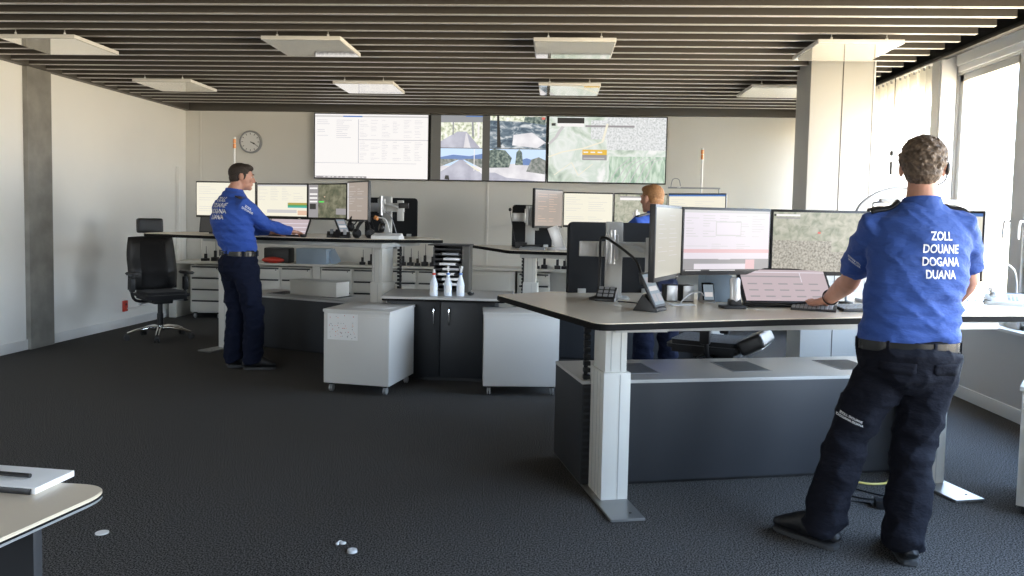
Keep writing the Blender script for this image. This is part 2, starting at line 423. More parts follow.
def picture(kind):
    if kind == 'form': return [(0, 0, 1, 1, 's_page'), (0, .955, 1, 1, 's_lgrey')] + rows(.02, .98, .55, .93, 9, 's_lgrey', 1, 5) + [(.0, .30, 1, .36, 's_pinkl'), (.36, .58, .66, .82, 's_lgrey'), (.37, .6, .65, .80, 's_page'), (0, .02, 1, .20, 's_grey'), (.12, .03, .82, .12, 's_page'), (.72, .03, .83, .19, 's_pinkl'), (.0, .20, .2, .23, 's_page'), (.4, .19, .54, .23, 's_page'), (0, 0, 1, .025, 's_dark'), (.02, .003, .2, .02, 's_lgrey'), (.3, .003, .6, .02, 's_lgrey')] + rows(.02, .9, .36, .46, 3, 's_lgrey', 8, 3)
    if kind == 'cream': return [(0, 0, 1, 1, 's_cream')] + rows(.04, .96, .1, .9, 12, 's_lgrey', 3, 2, .12)
    if kind == 'tan': return [(0, 0, 1, 1, 's_tan')] + rows(.1, .9, .2, .92, 11, 's_lgrey', 5, 2, .14) + [(0, 0, .08, 1, 's_lgrey'), (0, .6, 1, .615, 's_grey')]
    if kind == 'tan2': return [(0, 0, 1, 1, 's_tan')] + rows(.1, .9, .1, .92, 12, 's_salmon', 15, 2, .12)
    if kind == 'pale': return [(0, 0, 1, 1, 's_pale')] + rows(.1, .9, .2, .92, 11, 's_lgrey', 6, 2, .12)
    if kind == 'table': return [(0, 0, 1, 1, 's_cream'), (0, .95, 1, 1, 's_lgrey')] + rows(.03, .97, .5, .92, 8, 's_lgrey', 4, 4, .15) + [(.62, .38, 1, .44, 's_olive'), (.62, .33, 1, .38, 's_green'), (.62, .285, 1, .33, 's_teal'), (.2, .12, .8, .22, 's_lgrey'), (.82, .06, 1, .2, 's_salmon'), (0, 0, 1, .02, 's_dark')]
    if kind == 'wide': return [(0, 0, 1, 1, 's_white'), (0, .955, 1, .975, 's_lgrey'), (.25, .955, .42, .975, 's_blue'), (.385, .24, .389, .92, 's_line'), (.385, .60, 1, .606, 's_line'), (0, .235, .9, .239, 's_line'), (0, 0, .46, .03, 's_grey')] + rows(.02, .36, .62, .92, 10, 's_line', 11, 2, .12) + rows(.40, .98, .64, .92, 12, 's_line', 12, 6, .10) + rows(.40, .98, .28, .58, 12, 's_line', 13, 6, .10) + rows(.0, .46, .004, .026, 1, 's_white', 14, 12, .5)
    if kind == 'dark map': return [(0, 0, 1, 1, 'mapd'), (0, 0, .26, 1, 's_grey'), (.03, .87, .24, .92, 's_white'), (.03, .69, .24, .74, 's_white'), (.03, .57, .24, .62, 's_white'), (.03, .46, .24, .51, 's_white'), (.03, .25, .2, .42, 's_dark'), (.28, .46, .42, .50, 's_bright'), (.42, .62, .45, .65, 's_salmon'), (.74, .1, 1, .28, 's_grey')]
    if kind == 'green map': return [(0, 0, 1, 1, 'mapg'), (.0, 0, .62, .52, 'mapg2'), (.38, 0, 1, .34, 'mapg2'), (.03, .93, .28, .965, 's_white'), (.03, .89, .28, .91, 's_grey'), (.005, .93, .025, .965, 's_dark'), (.47, .64, .50, .675, 's_red')]
    if kind == 'light map': return [(0, 0, 1, 1, 'mapg'), (.1, .82, .55, .9, 's_white'), (.1, .90, .55, .94, 's_grey')]
    if kind == 'blue title': return [(0, 0, 1, 1, 's_cream'), (0, .95, 1, 1, 's_blue')] + rows(.04, .9, .3, .88, 10, 's_lgrey', 9, 2, .12)
    if kind == 'touch': return [(0, 0, 1, 1, 's_pink'), (0, .90, 1, .93, 's_page'), (0, .76, .7, .80, 's_grey')] + [(.06 + .18 * i, .12 + .2 * j, .17 + .18 * i, .16 + .2 * j, 's_grey') for i in range(5) for j in range(3)] + [(.7, .6, .71, .9, 's_page')]
    if kind == 'big map': return [(0, 0, 1, 1, 'map'), (.5, .50, 1, 1, 'mapt'), (.36, .66, .5, .95, 'mapt'), (.52, .0, 1, .40, 'mapf'), (.07, .90, .30, .985, 's_dark'), (.07, .85, .30, .90, 's_white'), (.02, .86, .055, .90, 's_dark'), (.31, .845, .73, .875, 's_grey'), (.29, .42, .50, .50, 's_yellow'), (.29, .34, .50, .42, 's_grey'), (.3, .36, .48, .375, 's_lgrey'), (.3, .45, .34, .47, 's_white'), (.36, .45, .4, .47, 's_white'), (.42, .45, .46, .47, 's_white')]
    return []
def monitor(pl, pr, z0, z1, kind, label, group, name='monitor', stand=None):
    (xa, ya), (xb, yb) = pl, pr
    w = math.hypot(xb - xa, yb - ya); h = z1 - z0; rz = math.atan2(yb - ya, xb - xa)
    o = empty(name, ((xa + xb) / 2, (ya + yb) / 2, (z0 + z1) / 2), rz, label=label, cat='monitor', group=group)
    g = G(); g.box((0, .018, 0), (w, .03, h), 'black', bev=.004); g.box((0, .045, 0), (w * .6, .03, h * .6), 'black', bev=.01)
    g.box((0, .066, 0), (.1, .02, .1), 'silver', bev=.003); g.build('housing', o)
    g = G(); rects(g, w - .018, h - .036, picture(kind), .0025); s = g.build('screen', o, ang=0); s.location.z = .004
    g = G(); g.box((w * .35, .001, -h / 2 + .007), (.025, .002, .004), 'silver', bev=0); g.build('control_strip', o)
    return o

# ---- wall displays
def display(x0, x1, label):
    w = x1 - x0; h = .885
    o = empty('wall_display', ((x0 + x1) / 2, YB - .12, 2.322), label=label, cat='display', group='large displays on the back wall')
    g = G(); g.box((0, .02, 0), (w, .04, h), 'black', bev=.004); g.box((0, .06, 0), (w * .8, .10, h * .7), 'black', bev=.01); g.build('housing', o)
    return o, w - .03, h - .03
o, w, h = display(-3.255, -1.69, 'large wall display showing a bright white page of tables')
g = G(); rects(g, w, h, picture('wide'), -.0015); g.build('screen', o, ang=0)
o, w, h = display(-1.68, -.115, 'large wall display split into four roadside camera pictures')
g = G(); rects(g, w, h, [(0, 0, 1, 1, 's_bar')], -.0015, .0002)
def view(x0, z0, x1, z1, layers):
    for k, (pts, m) in enumerate(layers):
        poly(g, w, h, [(x0 + (x1 - x0) * a, z0 + (z1 - z0) * b) for a, b in pts], m, -.003 - .0004 * k)
full = [(0, 0), (1, 0), (1, 1), (0, 1)]
view(.087, .50, .45, 1, [(full, 'bright'), ([(0, .78), (1, .80), (1, 1), (0, 1)], 'concv'), ([(.0, 0), (.95, 0), (.62, .5), (.40, .5), (.0, .2)], 'road'), ([(.55, 0), (.72, 0), (.63, .45), (.60, .45)], 'roadp'), ([(.75, .35), (.8, .35), (.78, .8), (.74, .8)], 'concv'), ([(.88, .3), (.93, .3), (.93, .8), (.88, .8)], 's_white'), ([(.28, .4), (.31, .4), (.31, .8), (.28, .8)], 'concv'), ([(.6, .96), (1, .96), (1, .99), (.6, .99)], 's_blue')])
view(.087, 0, .45, .49, [(full, 'roadp'), ([(0, .45), (1, .45), (1, 1), (0, 1)], 'sky'), ([(0, .72), (.3, .80), (.7, .76), (1, .84), (1, .66), (0, .62)], 'hill'), ([(0, .42), (.45, .66), (.55, .66), (1, .38), (1, .68), (0, .66)], 'field'), ([(.0, .25), (.46, .64), (.54, .64), (1, .2), (1, 0), (0, 0)], 'road'), ([(.80, .3), (.82, .3), (.82, .98), (.80, .98)], 's_white'), ([(.1, .02), (.22, .0), (.2, .14), (.12, .14)], 's_dark'), ([(.97, .3), (.62, .55), (.60, .55), (.9, .28)], 's_cream')])
view(.515, .50, 1, 1, [(full, 'shade'), ([(0, .86), (1, .8), (1, 1), (0, 1)], 'bright'), ([(.4, .1), (.85, .02), (1, .2), (.75, .5), (.42, .42)], 'roadp'), ([(.13, .02), (.2, .02), (.16, 1), (.12, 1)], 's_dark'), ([(.6, .82), (.98, .74), (1, .98), (.62, .98)], 'tree'), ([(.92, .9), (.98, .9), (.98, .97), (.92, .97)], 's_red')])
view(.515, 0, 1, .49, [(full, 'sky'), ([(0, 0), (1, 0), (1, .4), (.6, .58), (0, .45)], 'roadp'), ([(.5, .5), (.78, .5), (.78, .66), (.66, .72), (.5, .62)], 'hill'), ([(0, .40), (.35, .42), (.40, .72), (.28, .96), (.08, 1), (0, .95)], 'tree'), ([(.46, .5), (.6, .5), (.58, .9), (.53, 1), (.48, .9)], 'tree'), ([(.66, .3), (1, .22), (1, .66), (.88, .76), (.75, .68)], 'field'), ([(0, 0), (.9, 0), (.3, .1), (.1, .25), (0, .25)], 'road')])
g.build('screen', o, ang=0)
o, w, h = display(-.105, 1.46, 'large wall display showing an aerial town map')
g = G(); rects(g, w, h, picture('big map'), -.0015)
def ribbon(pts, t, m, yy):
    for (x0, z0), (x1, z1) in zip(pts, pts[1:]):
        d = V((x1 - x0, 0, z1 - z0)).normalized(); n_ = V((-d.z, 0, d.x)) * t
        a, c = V((x0, 0, z0)), V((x1, 0, z1))
        g.quad([tuple(V(((q.x - .5) * w, yy, (q.z - .5) * h))) for q in (a - n_, c - n_, c + n_, a + n_)], m)
ribbon([(.0, .58), (.06, .68), (.09, .78), (.12, .85)], .014, 's_lgrey', -.0035)
ribbon([(.0, .38), (.12, .46), (.3, .52), (.46, .62), (.5, .9)], .010, 's_cream', -.0037)
for k in range(6): ribbon([(.52 + k * .06, .0), (.60 + k * .06, .22 + .02 * k), (.70 + k * .055, .38)], .004, 's_lgrey', -.0038)
ribbon([(.05, .1), (.2, .3), (.26, .1), (.38, .28)], .004, 's_cream', -.0036)
g.build('screen', o, ang=0)

# ---- clock
ck = empty('wall_clock', (-4.165, YB, 2.368), label='round white wall clock with grey rim on back wall', cat='clock')
g = G(); g.lathe([(.155, 0), (.155, .04), (.148, .05), (.135, .05), (.130, .035), (0.0001, .035)], (0, 0, 0), 'greyp', 40, (0, -1, 0)); g.build('rim', ck)
g = G(); g.lathe([(.131, .03), (.131, .038), (.0001, .038)], (0, 0, 0), 'white', 40, (0, -1, 0))
for k in range(12):
    a = k * pi / 6; g.box((.112 * sin(a), -.0395, .112 * cos(a)), (.007, .002, .022), 'black', rot=(0, a, 0), bev=0)
g.build('dial', ck)
for ln, a, t in ((.068, R(110), .011), (.10, R(118), .007)):
    g = G(); g.box((sin(a) * ln / 2, -.043 if ln < .08 else -.046, cos(a) * ln / 2), (t, .002, ln), 'black', rot=(0, a, 0), bev=0); g.build('clock_hand', ck)

# ================================================================== DESKS
def to_local(pts, O, rz):
    c, s = cos(-rz), sin(-rz)
    return [((x - O[0]) * c - (y - O[1]) * s, (x - O[0]) * s + (y - O[1]) * c) for x, y in pts]
def round_poly(p, rad, n=6):
    out = []; N = len(p)
    for i in range(N):
        a, b, c = V(p[i - 1]), V(p[i]), V(p[(i + 1) % N]); r = rad[i] if isinstance(rad, (list, tuple)) else rad
        if r <= 0: out.append(tuple(b)); continue
        u, v = (a - b).normalized(), (c - b).normalized(); s_, e_ = b + u * r, b + v * r
        for k in range(n + 1):
            t = k / n; q = s_ * (1 - t) ** 2 + b * 2 * t * (1 - t) + e_ * t * t; out.append((q.x, q.y))
    return out
def shrink(p, d):
    c = V((sum(x for x, _ in p) / len(p), sum(y for _, y in p) / len(p)))
    return [tuple(V(q) + (c - V(q)).normalized() * d) for q in p]
def desk(name_label, O, rz, W, ztop, top_world, rad, label):
    o = empty('standing_desk', (O[0], O[1], 0), rz, label=label, cat='desk')
    tl = round_poly(to_local(top_world, O, rz), rad)
    g = G(); g.prism(tl, ztop - .004, ztop, 'laminate', bev=.0015); wt = g.build('worktop', o)
    g = G(); g.prism(shrink(tl, -.004), ztop - .033, ztop - .0041, 'edge', bev=.004); g.build('edge_band', wt)
    for x0 in (.03, W - .17):
        g = G(); zs = .65 if ztop < 1 else .78
        # outer column: box with vertical grooves
        g.box((x0 + .07, .3575, zs / 2 + .004), (.14, .215, zs - .008), 'leg', bev=.006)
        for gx in (.085,): g.box((x0 + gx, .249, zs / 2), (.004, .003, zs - .02), 'rail', bev=0)
        for gy in (.30, .35, .41): g.box((x0 - .0005, gy, zs / 2), (.003, .004, zs - .02), 'rail', bev=0)
        lg = g.build('leg', o)
        g = G(); g.box((x0 + .065, .3575, (zs + ztop - .07) / 2), (.112, .185, ztop - .07 - zs + .03), 'leg', bev=.004)
        for gx in (.04, .09): g.box((x0 + gx, .2635, (zs + ztop - .07) / 2), (.003, .003, ztop - .08 - zs), 'rail', bev=0)
        g.build('inner_column', lg)
        g = G(); px = x0 - .03 if x0 < .5 else x0
        g.prism(round_poly([(px, 0), (px + .17, 0), (px + .17, 1.0), (px, 1.0)], .006, 2), .002, .014, 'plate', bev=.002)
        g.cyl((px + .12, .07, .013), (px + .12, .07, .0165), .006, 'black', seg=10); g.build('foot_plate', o)
        g = G(); g.prism([(x0 - .015 - (.10 if x0 > .5 else 0), .06), (x0 + .25, .06), (x0 + .14, .6), (x0 + .14, .9), (x0, .9), (x0 - .015, .6)], ztop - .072, ztop - .0331, 'rail', bev=.004); g.build('support_arm', o)
    g = G(); g.box((W / 2, .62, ztop - .07), (W - .2, .06, .06), 'rail', bev=.003); g.box((W / 2 + .05, .115, ztop - .056), (W - .1, .035, .035), 'rail', bev=.003); g.build('cross_rail', o)
    g = G()   # cable chain beside the left leg
    n = int((ztop - .12) / .035)
    cx_ = W - .0 if name_label == 'B' else .012
    for k in range(n): g.box((cx_, .485, .06 + k * .035), (.035, .03, .024), 'black', bev=.004)
    g.box((cx_, .502, (ztop) / 2), (.02, .008, ztop - .14), 'black', bev=0)
    g.build('cable_chain', o)
    return o, tl
def low_cab(O, rz, x0, x1, y0, y1, zt, label, vents=3):
    o = empty('low_cabinet', (O[0], O[1], 0), rz, label=label, cat='cabinet')
    g = G(); g.box(((x0 + x1) / 2, (y0 + y1) / 2, (.02 + zt - .018) / 2), (x1 - x0, y1 - y0, zt - .018 - .02), 'anth', bev=.002)
    g.box(((x0 + x1) / 2, (y0 + y1) / 2, .011), (x1 - x0 - .04, y1 - y0 - .04, .018), 'black', bev=0)
    g.build('carcass', o)
    g = G(); g.box(((x0 + x1) / 2, (y0 + y1) / 2, zt - .009), (x1 - x0 + .004, y1 - y0 + .004, .018), 'lamcab', bev=.0015); t = g.build('cabinet_top', o)
    for k in range(vents):
        cx = x0 + (x1 - x0) * (k + .55) / vents
        g = G(); g.box((cx, (y0 + y1) / 2 + .02, zt + .001), (.24, .30, .003), 'greyp', bev=0)
        for j in range(14): g.box((cx, (y0 + y1) / 2 + .02 - .13 + .02 * j, zt + .003), (.22, .006, .002), 'anth', bev=0)
        g.build('vent_grille', t)
    return o
rA = R(14.2); OA = (.295, 3.525)
topA = [(.205, 3.345), (1.08, 3.70), (2.079, 4.035), (3.02, 4.24), (3.08, 5.05), (2.3, 5.35), (-.02, 4.78), (-.325, 4.50)]
dA, tlA = desk('A', OA, rA, 2.0, .95, topA, [.07, 0, 0, .06, .1, .2, .12, .03], 'nearest standing desk, beige top with black edge, man in blue typing at it')
low_cab(OA, rA, -.012, 2.0, .471, 1.03, .565, 'long low anthracite cabinet with vented grey top under nearest desk')
rB = R(-21); OB = (-3.544, 7.507)
topB = [(-4.05, 7.42), (-3.25, 7.13), (-2.40, 7.06), (-1.74, 7.03), (-1.05, 7.34), (-1.30, 8.15), (-2.3, 8.75), (-3.9, 8.75), (-4.15, 7.75)]
dB, _ = desk('B', OB, rB, 2.06, 1.18, topB, [.06, .2, 0, .15, .04, .2, .2, .2, .05], 'raised standing desk on the left with a standing man in long sleeves at it')
low_cab(OB, rB, 0, 2.1, .50, 1.15, .545, 'long low anthracite cabinet under the raised left desk', 3)
rC = R(-3); OC = (-.33, 7.20)
topC = [(-.42, 7.20), (.13, 7.10), (1.5, 7.14), (2.0, 7.2), (2.0, 8.5), (1.5, 8.45), (-.3, 8.55), (-.90, 8.45)]
dC, _ = desk('C', OC, rC, 2.0, 1.10, topC, [.08, 0, 0, .06, .1, .1, .1, .03], 'rear standing desk in front of the map display, ginger haired man at it')
low_cab(OC, rC, .02, 1.98, .50, 1.1, .545, 'low anthracite cabinet under the rear desk behind the felt screen', 2)

# ---- monitors
ga = 'arc of monitors on the nearest desk'
monitor((.472, 3.61), (.665, 4.05), 1.112, 1.478, 'pale', 'monitor at left end of nearest desk, turned edge on, pale cream page', ga)
monitor((.668, 4.05), (1.178, 4.28), 1.120, 1.476, 'form', 'monitor on nearest desk showing pale pink form', ga)
mo = monitor((1.182, 4.28), (1.715, 4.31), 1.120, 1.476, 'green map', 'monitor on nearest desk showing pale green map beside the man', ga)
mo2 = monitor((1.72, 4.31), (2.105, 3.92), 1.130, 1.482, 'blue title', 'monitor on nearest desk right of man, blue title bar, mostly behind him', ga)
gb = 'arc of monitors on the left desk'
monitor((-3.79, 8.0), (-3.13, 7.97), 1.345, 1.725, 'cream', 'monitor at left end of the left desk behind standing man, white page', gb)
monitor((-3.11, 7.95), (-2.51, 7.76), 1.345, 1.71, 'table', 'monitor on left desk with green and teal bars', gb)
monitor((-2.505, 7.76), (-2.035, 7.50), 1.345, 1.71, 'dark map', 'monitor on left desk showing dark green map', gb)
monitor((-2.03, 7.49), (-1.745, 7.18), 1.335, 1.725, 'tan', 'right end monitor on left desk, turned, grey brown page', gb)
gc = 'arc of monitors on the rear desk'
monitor((-.186, 7.5), (.088, 7.89), 1.308, 1.694, 'tan2', 'monitor at left end of rear desk, turned, brown page', gc)
monitor((.092, 7.9), (.60, 7.93), 1.318, 1.676, 'cream', 'monitor on rear desk showing glaring cream page', gc)
monitor((.605, 7.93), (1.14, 7.9), 1.318, 1.676, 'light map', 'monitor on rear desk with light map, beside ginger haired man', gc)
monitor((1.145, 7.9), (1.656, 7.6), 1.31, 1.68, 'blue title', 'monitor at right end of rear desk with blue title bar', gc)

# ---- monitor rigs (steel column, beam, brackets)
def rig(cx, cy, z0, col_h, beam, zb, label, rz=0):
    o = empty('monitor_rig', (cx, cy, z0), rz, label=label, cat='monitor arm')
    g = G(); g.box((0, .01, col_h / 2), (.095, .05, col_h), 'rail', bev=.004); g.box((0, 0, .006), (.18, .12, .012), 'rail', bev=.003); g.build('column', o)
    g = G(); g.box(((beam[0] + beam[1]) / 2, -.05, zb), (beam[1] - beam[0], .055, .085), 'rail', bev=.004)
    g.box((beam[0] + .05, -.079, zb), (.09, .008, .075), 'silver', bev=.002); g.build('beam', o)
    g = G(); g.box((-.02, -.10, zb + .015), (.07, .05, .14), 'silver', bev=.006); g.cyl((-.02, -.12, zb - .08), (-.02, -.12, zb + .11), .018, 'silver'); g.cyl((.03, -.12, zb + .03), (.16, -.13, zb + .0), .014, 'rail'); g.build('clamp_bracket', o)
    g = G(); g.box((beam[1] - .02, -.09, zb - .03), (.06, .04, .2), 'rail', bev=.005); g.box((beam[1] + .02, -.12, zb + .02), (.10, .03, .05), 'black', bev=.004); g.build('tilt_bracket', o)
    return o
rig(.348, 4.46, .95, .44, (-.2, .22), .285, 'grey steel monitor rig before black felt screen on nearest desk')
rA2 = rig(1.3, 4.62, .95, .45, (-.42, .42), .30, 'grey steel monitor rig behind the middle monitors of nearest desk', R(8))
rig(-1.66, 7.62, 1.18, .41, (-.15, .19), .30, 'grey steel monitor rig at right end of left desk', R(-6))
rig(-2.75, 8.15, 1.18, .42, (-.5, .5), .30, 'grey steel monitor rig behind middle monitors of left desk', R(-15))
rig(-.24, 7.90, 1.10, .43, (-.18, .08), .31, 'grey steel monitor rig at left end of rear desk', 0)
rig(.85, 8.02, 1.10, .42, (-.5, .5), .30, 'grey steel monitor rig behind middle monitors of rear desk', 0)

def felt(p0, p1, z0, z1, label, t=.04):
    (xa, ya), (xb, yb) = p0, p1; w = math.hypot(xb - xa, yb - ya)
    o = empty('felt_screen', ((xa + xb) / 2, (ya + yb) / 2, z0), math.atan2(yb - ya, xb - xa), label=label, cat='desk screen', group='black felt desk screens')
    pl = round_poly([(-w / 2, 0), (w / 2, 0), (w / 2, z1 - z0), (-w / 2, z1 - z0)], [.005, .005, .04, .04])
    g = G(); g.prism(pl, -t / 2, t / 2, 'felt', bev=.004); o2 = g.build('panel', o); o2.rotation_euler = (pi / 2, 0, 0)
    g = G()
    for x in (-w * .35, w * .35): g = G(); g.box((x, 0, .012), (.05, t + .02, .03), 'rail'); g.build('foot_clamp', o)
    return o
felt((.088, 4.74), (.66, 4.90), .95, 1.385, 'black felt screen at left back of nearest desk')
felt((-2.04, 8.28), (-1.47, 8.28), 1.18, 1.592, 'black felt screen standing on right end of left desk')
felt((-.435, 8.1), (-.02, 8.16), 1.10, 1.54, 'black felt screen at left end of rear desk')

# ================================================================== SMALL THINGS ON THE DESKS
zA = .95
def tablet(x, y, z, rz, sc, label):
    o = empty('tablet_intercom', (x, y, z), rz, label=label, cat='tablet')
    g = G(); g.put(wedge(.13 * sc, .13 * sc, .012, .085 * sc), 'black', Matrix.Translation((0, .01, 0)), bev=.003); g.build('foot', o)
    g = G(); g.box((0, 0, 0), (.14 * sc, .014, .19 * sc), 'black', bev=.004); d = g.build('display_body', o); d.location = (0, -.0, .105 * sc); d.rotation_euler = (R(-28), 0, 0)
    g = G(); rects(g, .118 * sc, .165 * sc, [(0, 0, 1, 1, 's_tablet'), (.08, .1, .45, .35, 's_grey'), (.55, .1, .92, .35, 's_grey'), (.08, .45, .92, .6, 's_lgrey'), (.08, .7, .92, .9, 's_grey')], -.0075); s = g.build('screen', d, ang=0)
    return o
def wedge(w, d, h0, h1):
    b = bmesh.new()
    ps = [(-w / 2, -d / 2, 0), (w / 2, -d / 2, 0), (w / 2, d / 2, 0), (-w / 2, d / 2, 0), (-w / 2, -d / 2, h0), (w / 2, -d / 2, h0), (w / 2, d / 2 * .2, h1), (-w / 2, d / 2 * .2, h1)]
    v = [b.verts.new(p) for p in ps]
    for f in ((3, 2, 1, 0), (4, 5, 6, 7), (0, 1, 5, 4), (1, 2, 6, 5), (2, 3, 7, 6), (3, 0, 4, 7)): b.faces.new([v[i] for i in f])
    return b
tablet(.50, 3.90, zA, R(60), 1.0, 'black touch tablet on wedge stand at left front of nearest desk')
def deskphone(x, y, z, rz, label, white=True, handset=True):
    o = empty('desk_phone', (x, y, z), rz, label=label, cat='telephone')
    m = 'pedw' if white else 'black'
    g = G(); b = wedge(.20, .21, .02, .06); g.put(b, m, bev=.004)
    for i in range(4):
        for j in range(3): g.box((.02 + .02 * j, -.07 + .022 * i, .031 + .0065 * i), (.014, .014, .006), 'greyp', rot=(R(16), 0, 0), bev=.001)
    g.box((.05, .025, .056), (.09, .04, .006), 'black', rot=(R(16), 0, 0), bev=.001)
    g.build('phone_body', o)
    if handset:
        g = G(); rings_loft(g, [((-.06, -.105, .05), (.014, .01)), ((-.06, -.09, .058), (.022, .02)), ((-.06, -.05, .078), (.016, .011)), ((-.06, 0, .088), (.016, .011)), ((-.06, .05, .088), (.016, .011)), ((-.06, .085, .075), (.022, .02)), ((-.06, .1, .066), (.014, .01))], 'silver' if white else 'black', 14, ref=(1, 0, 0)); g.build('handset', o)
        g = G(); pts = [(-.08 - .015 * k + .008 * cos(k * 2.4), -.1 + .01 * sin(k * 2.4), .02 + .008 * sin(k * 2.4)) for k in range(9)]; g.tube(pts, .003, 'black', n=3); g.build('cord', o)
    return o
deskphone(2.67, 4.72, zA, R(-25), 'white desk telephone on right end of nearest desk by window')
pb = empty('button_panel', (.305, 4.33, zA), R(-15), label='black tilted button panel beside gooseneck microphone on nearest desk', cat='button panel')
g = G(); g.put(wedge(.11, .13, .015, .075), 'black', bev=.003); g.build('panel_body', pb)
g = G()
for i in range(3):
    for j in range(3): g.box((-.032 + .032 * i, -.045 + .024 * j, .0335 + .0185 * j), (.024, .018, .006), 'greyp', rot=(R(38), 0, 0), bev=.001)
g.build('button', pb)
mc = empty('gooseneck_microphone', (.262, 4.36, zA), 0, label='black gooseneck microphone arching over left side of nearest desk', cat='microphone')
g = G(); g.lathe([(.055, 0), (.055, .012), (.03, .02), (.012, .03), (.0001, .03)], (0, 0, 0), 'black', 24); g.build('base', mc)
g = G(); g.tube([(0, 0, .02), (.002, -.01, .2), (.0, -.03, .33), (.02, -.05, .352), (.07, -.10, .325), (.13, -.2, .28), (.175, -.28, .235), (.195, -.33, .175)], .0075, 'black', n=8, seg=10); g.build('neck', mc)
g = G(); g.cyl((.192, -.325, .185), (.20, -.345, .12), .011, 'black', seg=14, bev=.003); g.build('microphone_head', mc)
for (x, lb) in ((.662, 'left one of a pair of small silver loudspeakers under the form monitor'), (.752, 'right one of a pair of small silver loudspeakers under the form monitor')):
    sp = empty('desk_speaker', (x, 4.40, zA), R(12), label=lb, cat='speaker', group='silver desk speakers')
    g = G(); g.box((0, 0, .047), (.068, .08, .094), 'black', bev=.006); g.build('cabinet', sp)
    g = G(); g.box((0, -.043, .048), (.062, .008, .086), 'silver', bev=.003); g.build('grille', sp)
ph = empty('smartphone_dock', (.865, 4.36, zA), R(15), label='small phone display on angled silver dock under form monitor', cat='phone')
g = G(); g.put(wedge(.07, .07, .006, .05), 'silver', bev=.002); g.build('dock', ph)
g = G(); g.box((0, -.008, .062), (.066, .009, .105), 'blackg', rot=(R(-25), 0, R(-10)), bev=.003); g.build('phone_body', ph)
g = G(); rects(g, .055, .09, [(0, 0, 1, 1, 's_tablet'), (.1, .2, .9, .5, 's_lgrey')], 0); s = g.build('screen', ph, ang=0); s.location = (0, -.0145, .0595); s.rotation_euler = (R(-25), 0, R(-10))
cb = G(); cb.tube([(.75, 4.18, zA + .004), (.70, 4.24, zA + .004), (.76, 4.30, zA + .05), (.82, 4.32, zA + .06), (.845, 4.345, zA + .03)], .0035, 'white', n=8); tag(cb.build('charging_cable'), 'white looping cable to the small phone dock', 'cable')
cb = G(); cb.tube([(.36, 4.26, zA + .004), (.44, 4.22, zA + .004), (.5, 4.1, zA + .004), (.49, 3.98, zA + .004)], .0035, 'black', n=8); tag(cb.build('tablet_cable'), 'black cable lying between button panel and tablet on nearest desk', 'cable')
g = G(); g.box((.70, 4.19, zA + .003), (.13, .06, .004), 'paper', rot=(0, 0, R(14)), bev=0); tag(g.build('paper_slip'), 'white paper slip lying before the silver speakers', 'paper')
cp = empty('cordless_phone', (.955, 4.10, zA), R(10), label='grey cordless handset standing in black cradle on nearest desk', cat='telephone')
g = G(); g.box((-.01, 0, .008), (.12, .09, .016), 'black', bev=.005); g.box((0, .0, .03), (.06, .05, .04), 'black', bev=.008); g.build('cradle', cp)
g = G(); rings_loft(g, [((0, -.01, .03), (.024, .014)), ((0, -.01, .05), (.029, .017)), ((0, -.004, .11), (.027, .016)), ((0, .0, .15), (.029, .016)), ((0, .002, .16), (.022, .011))], 'silver', 18, ref=(1, 0, 0)); g.build('handset', cp)
g = G(); g.box((.925, 4.46, zA + .075), (.16, .10, .15), 'bluebox', rot=(0, 0, R(12)), bev=.004); tag(g.build('small_box'), 'pale blue small box behind the cordless handset', 'box')
# touch console
tm = empty('touch_console', (1.245, 4.22, zA), R(8), label='large reclined pink touch screen lying low on nearest desk', cat='touch screen')
g = G(); g.box((0, 0, 0), (.50, .022, .225), 'black', bev=.006); tb = g.build('display_body', tm); tb.location = (0, .0, .112); tb.rotation_euler = (R(-38), 0, 0)
g = G(); rects(g, .47, .198, picture('touch'), -.0115); g.build('screen', tb, ang=0)
g = G(); g.box((-.15, .06, .05), (.03, .02, .10), 'black'); g.box((.15, .06, .05), (.03, .02, .10), 'black'); g.box((0, .05, .006), (.4, .12, .012), 'black'); g.build('stand', tm)
def keyboard(x, y, z, rz, w, label, m='black', name='keyboard', tilt=4):
    o = empty(name, (x, y, z), rz, label=label, cat='keyboard')
    g = G(); g.box((0, 0, .014), (w, .15, .014), m, rot=(R(tilt), 0, 0), bev=.003); g.box((-w * .42, .06, .008), (.02, .01, .016), m, bev=.001); g.box((w * .42, .06, .008), (.02, .01, .016), m, bev=.001); g.build('case', o)
    g = G(); nx = int(w / .0205)
    for j in range(5):
        for i in range(nx):
            yy = -.055 + .024 * j
            g.box((-w / 2 + .012 + i * .0202, yy, .0235 + yy * math.tan(R(tilt))), (.0165, .018, .006), 'greyp', rot=(R(tilt), 0, 0), bev=.0012, seg=1)
    g.build('keys', o)
    return o
keyboard(1.66, 4.16, zA, R(12), .36, 'black keyboard on nearest desk, mostly behind the man')
keyboard(1.375, 4.13, zA, R(-22), .22, 'small black keypad under the left hand of nearest man', tilt=9, name='keypad')
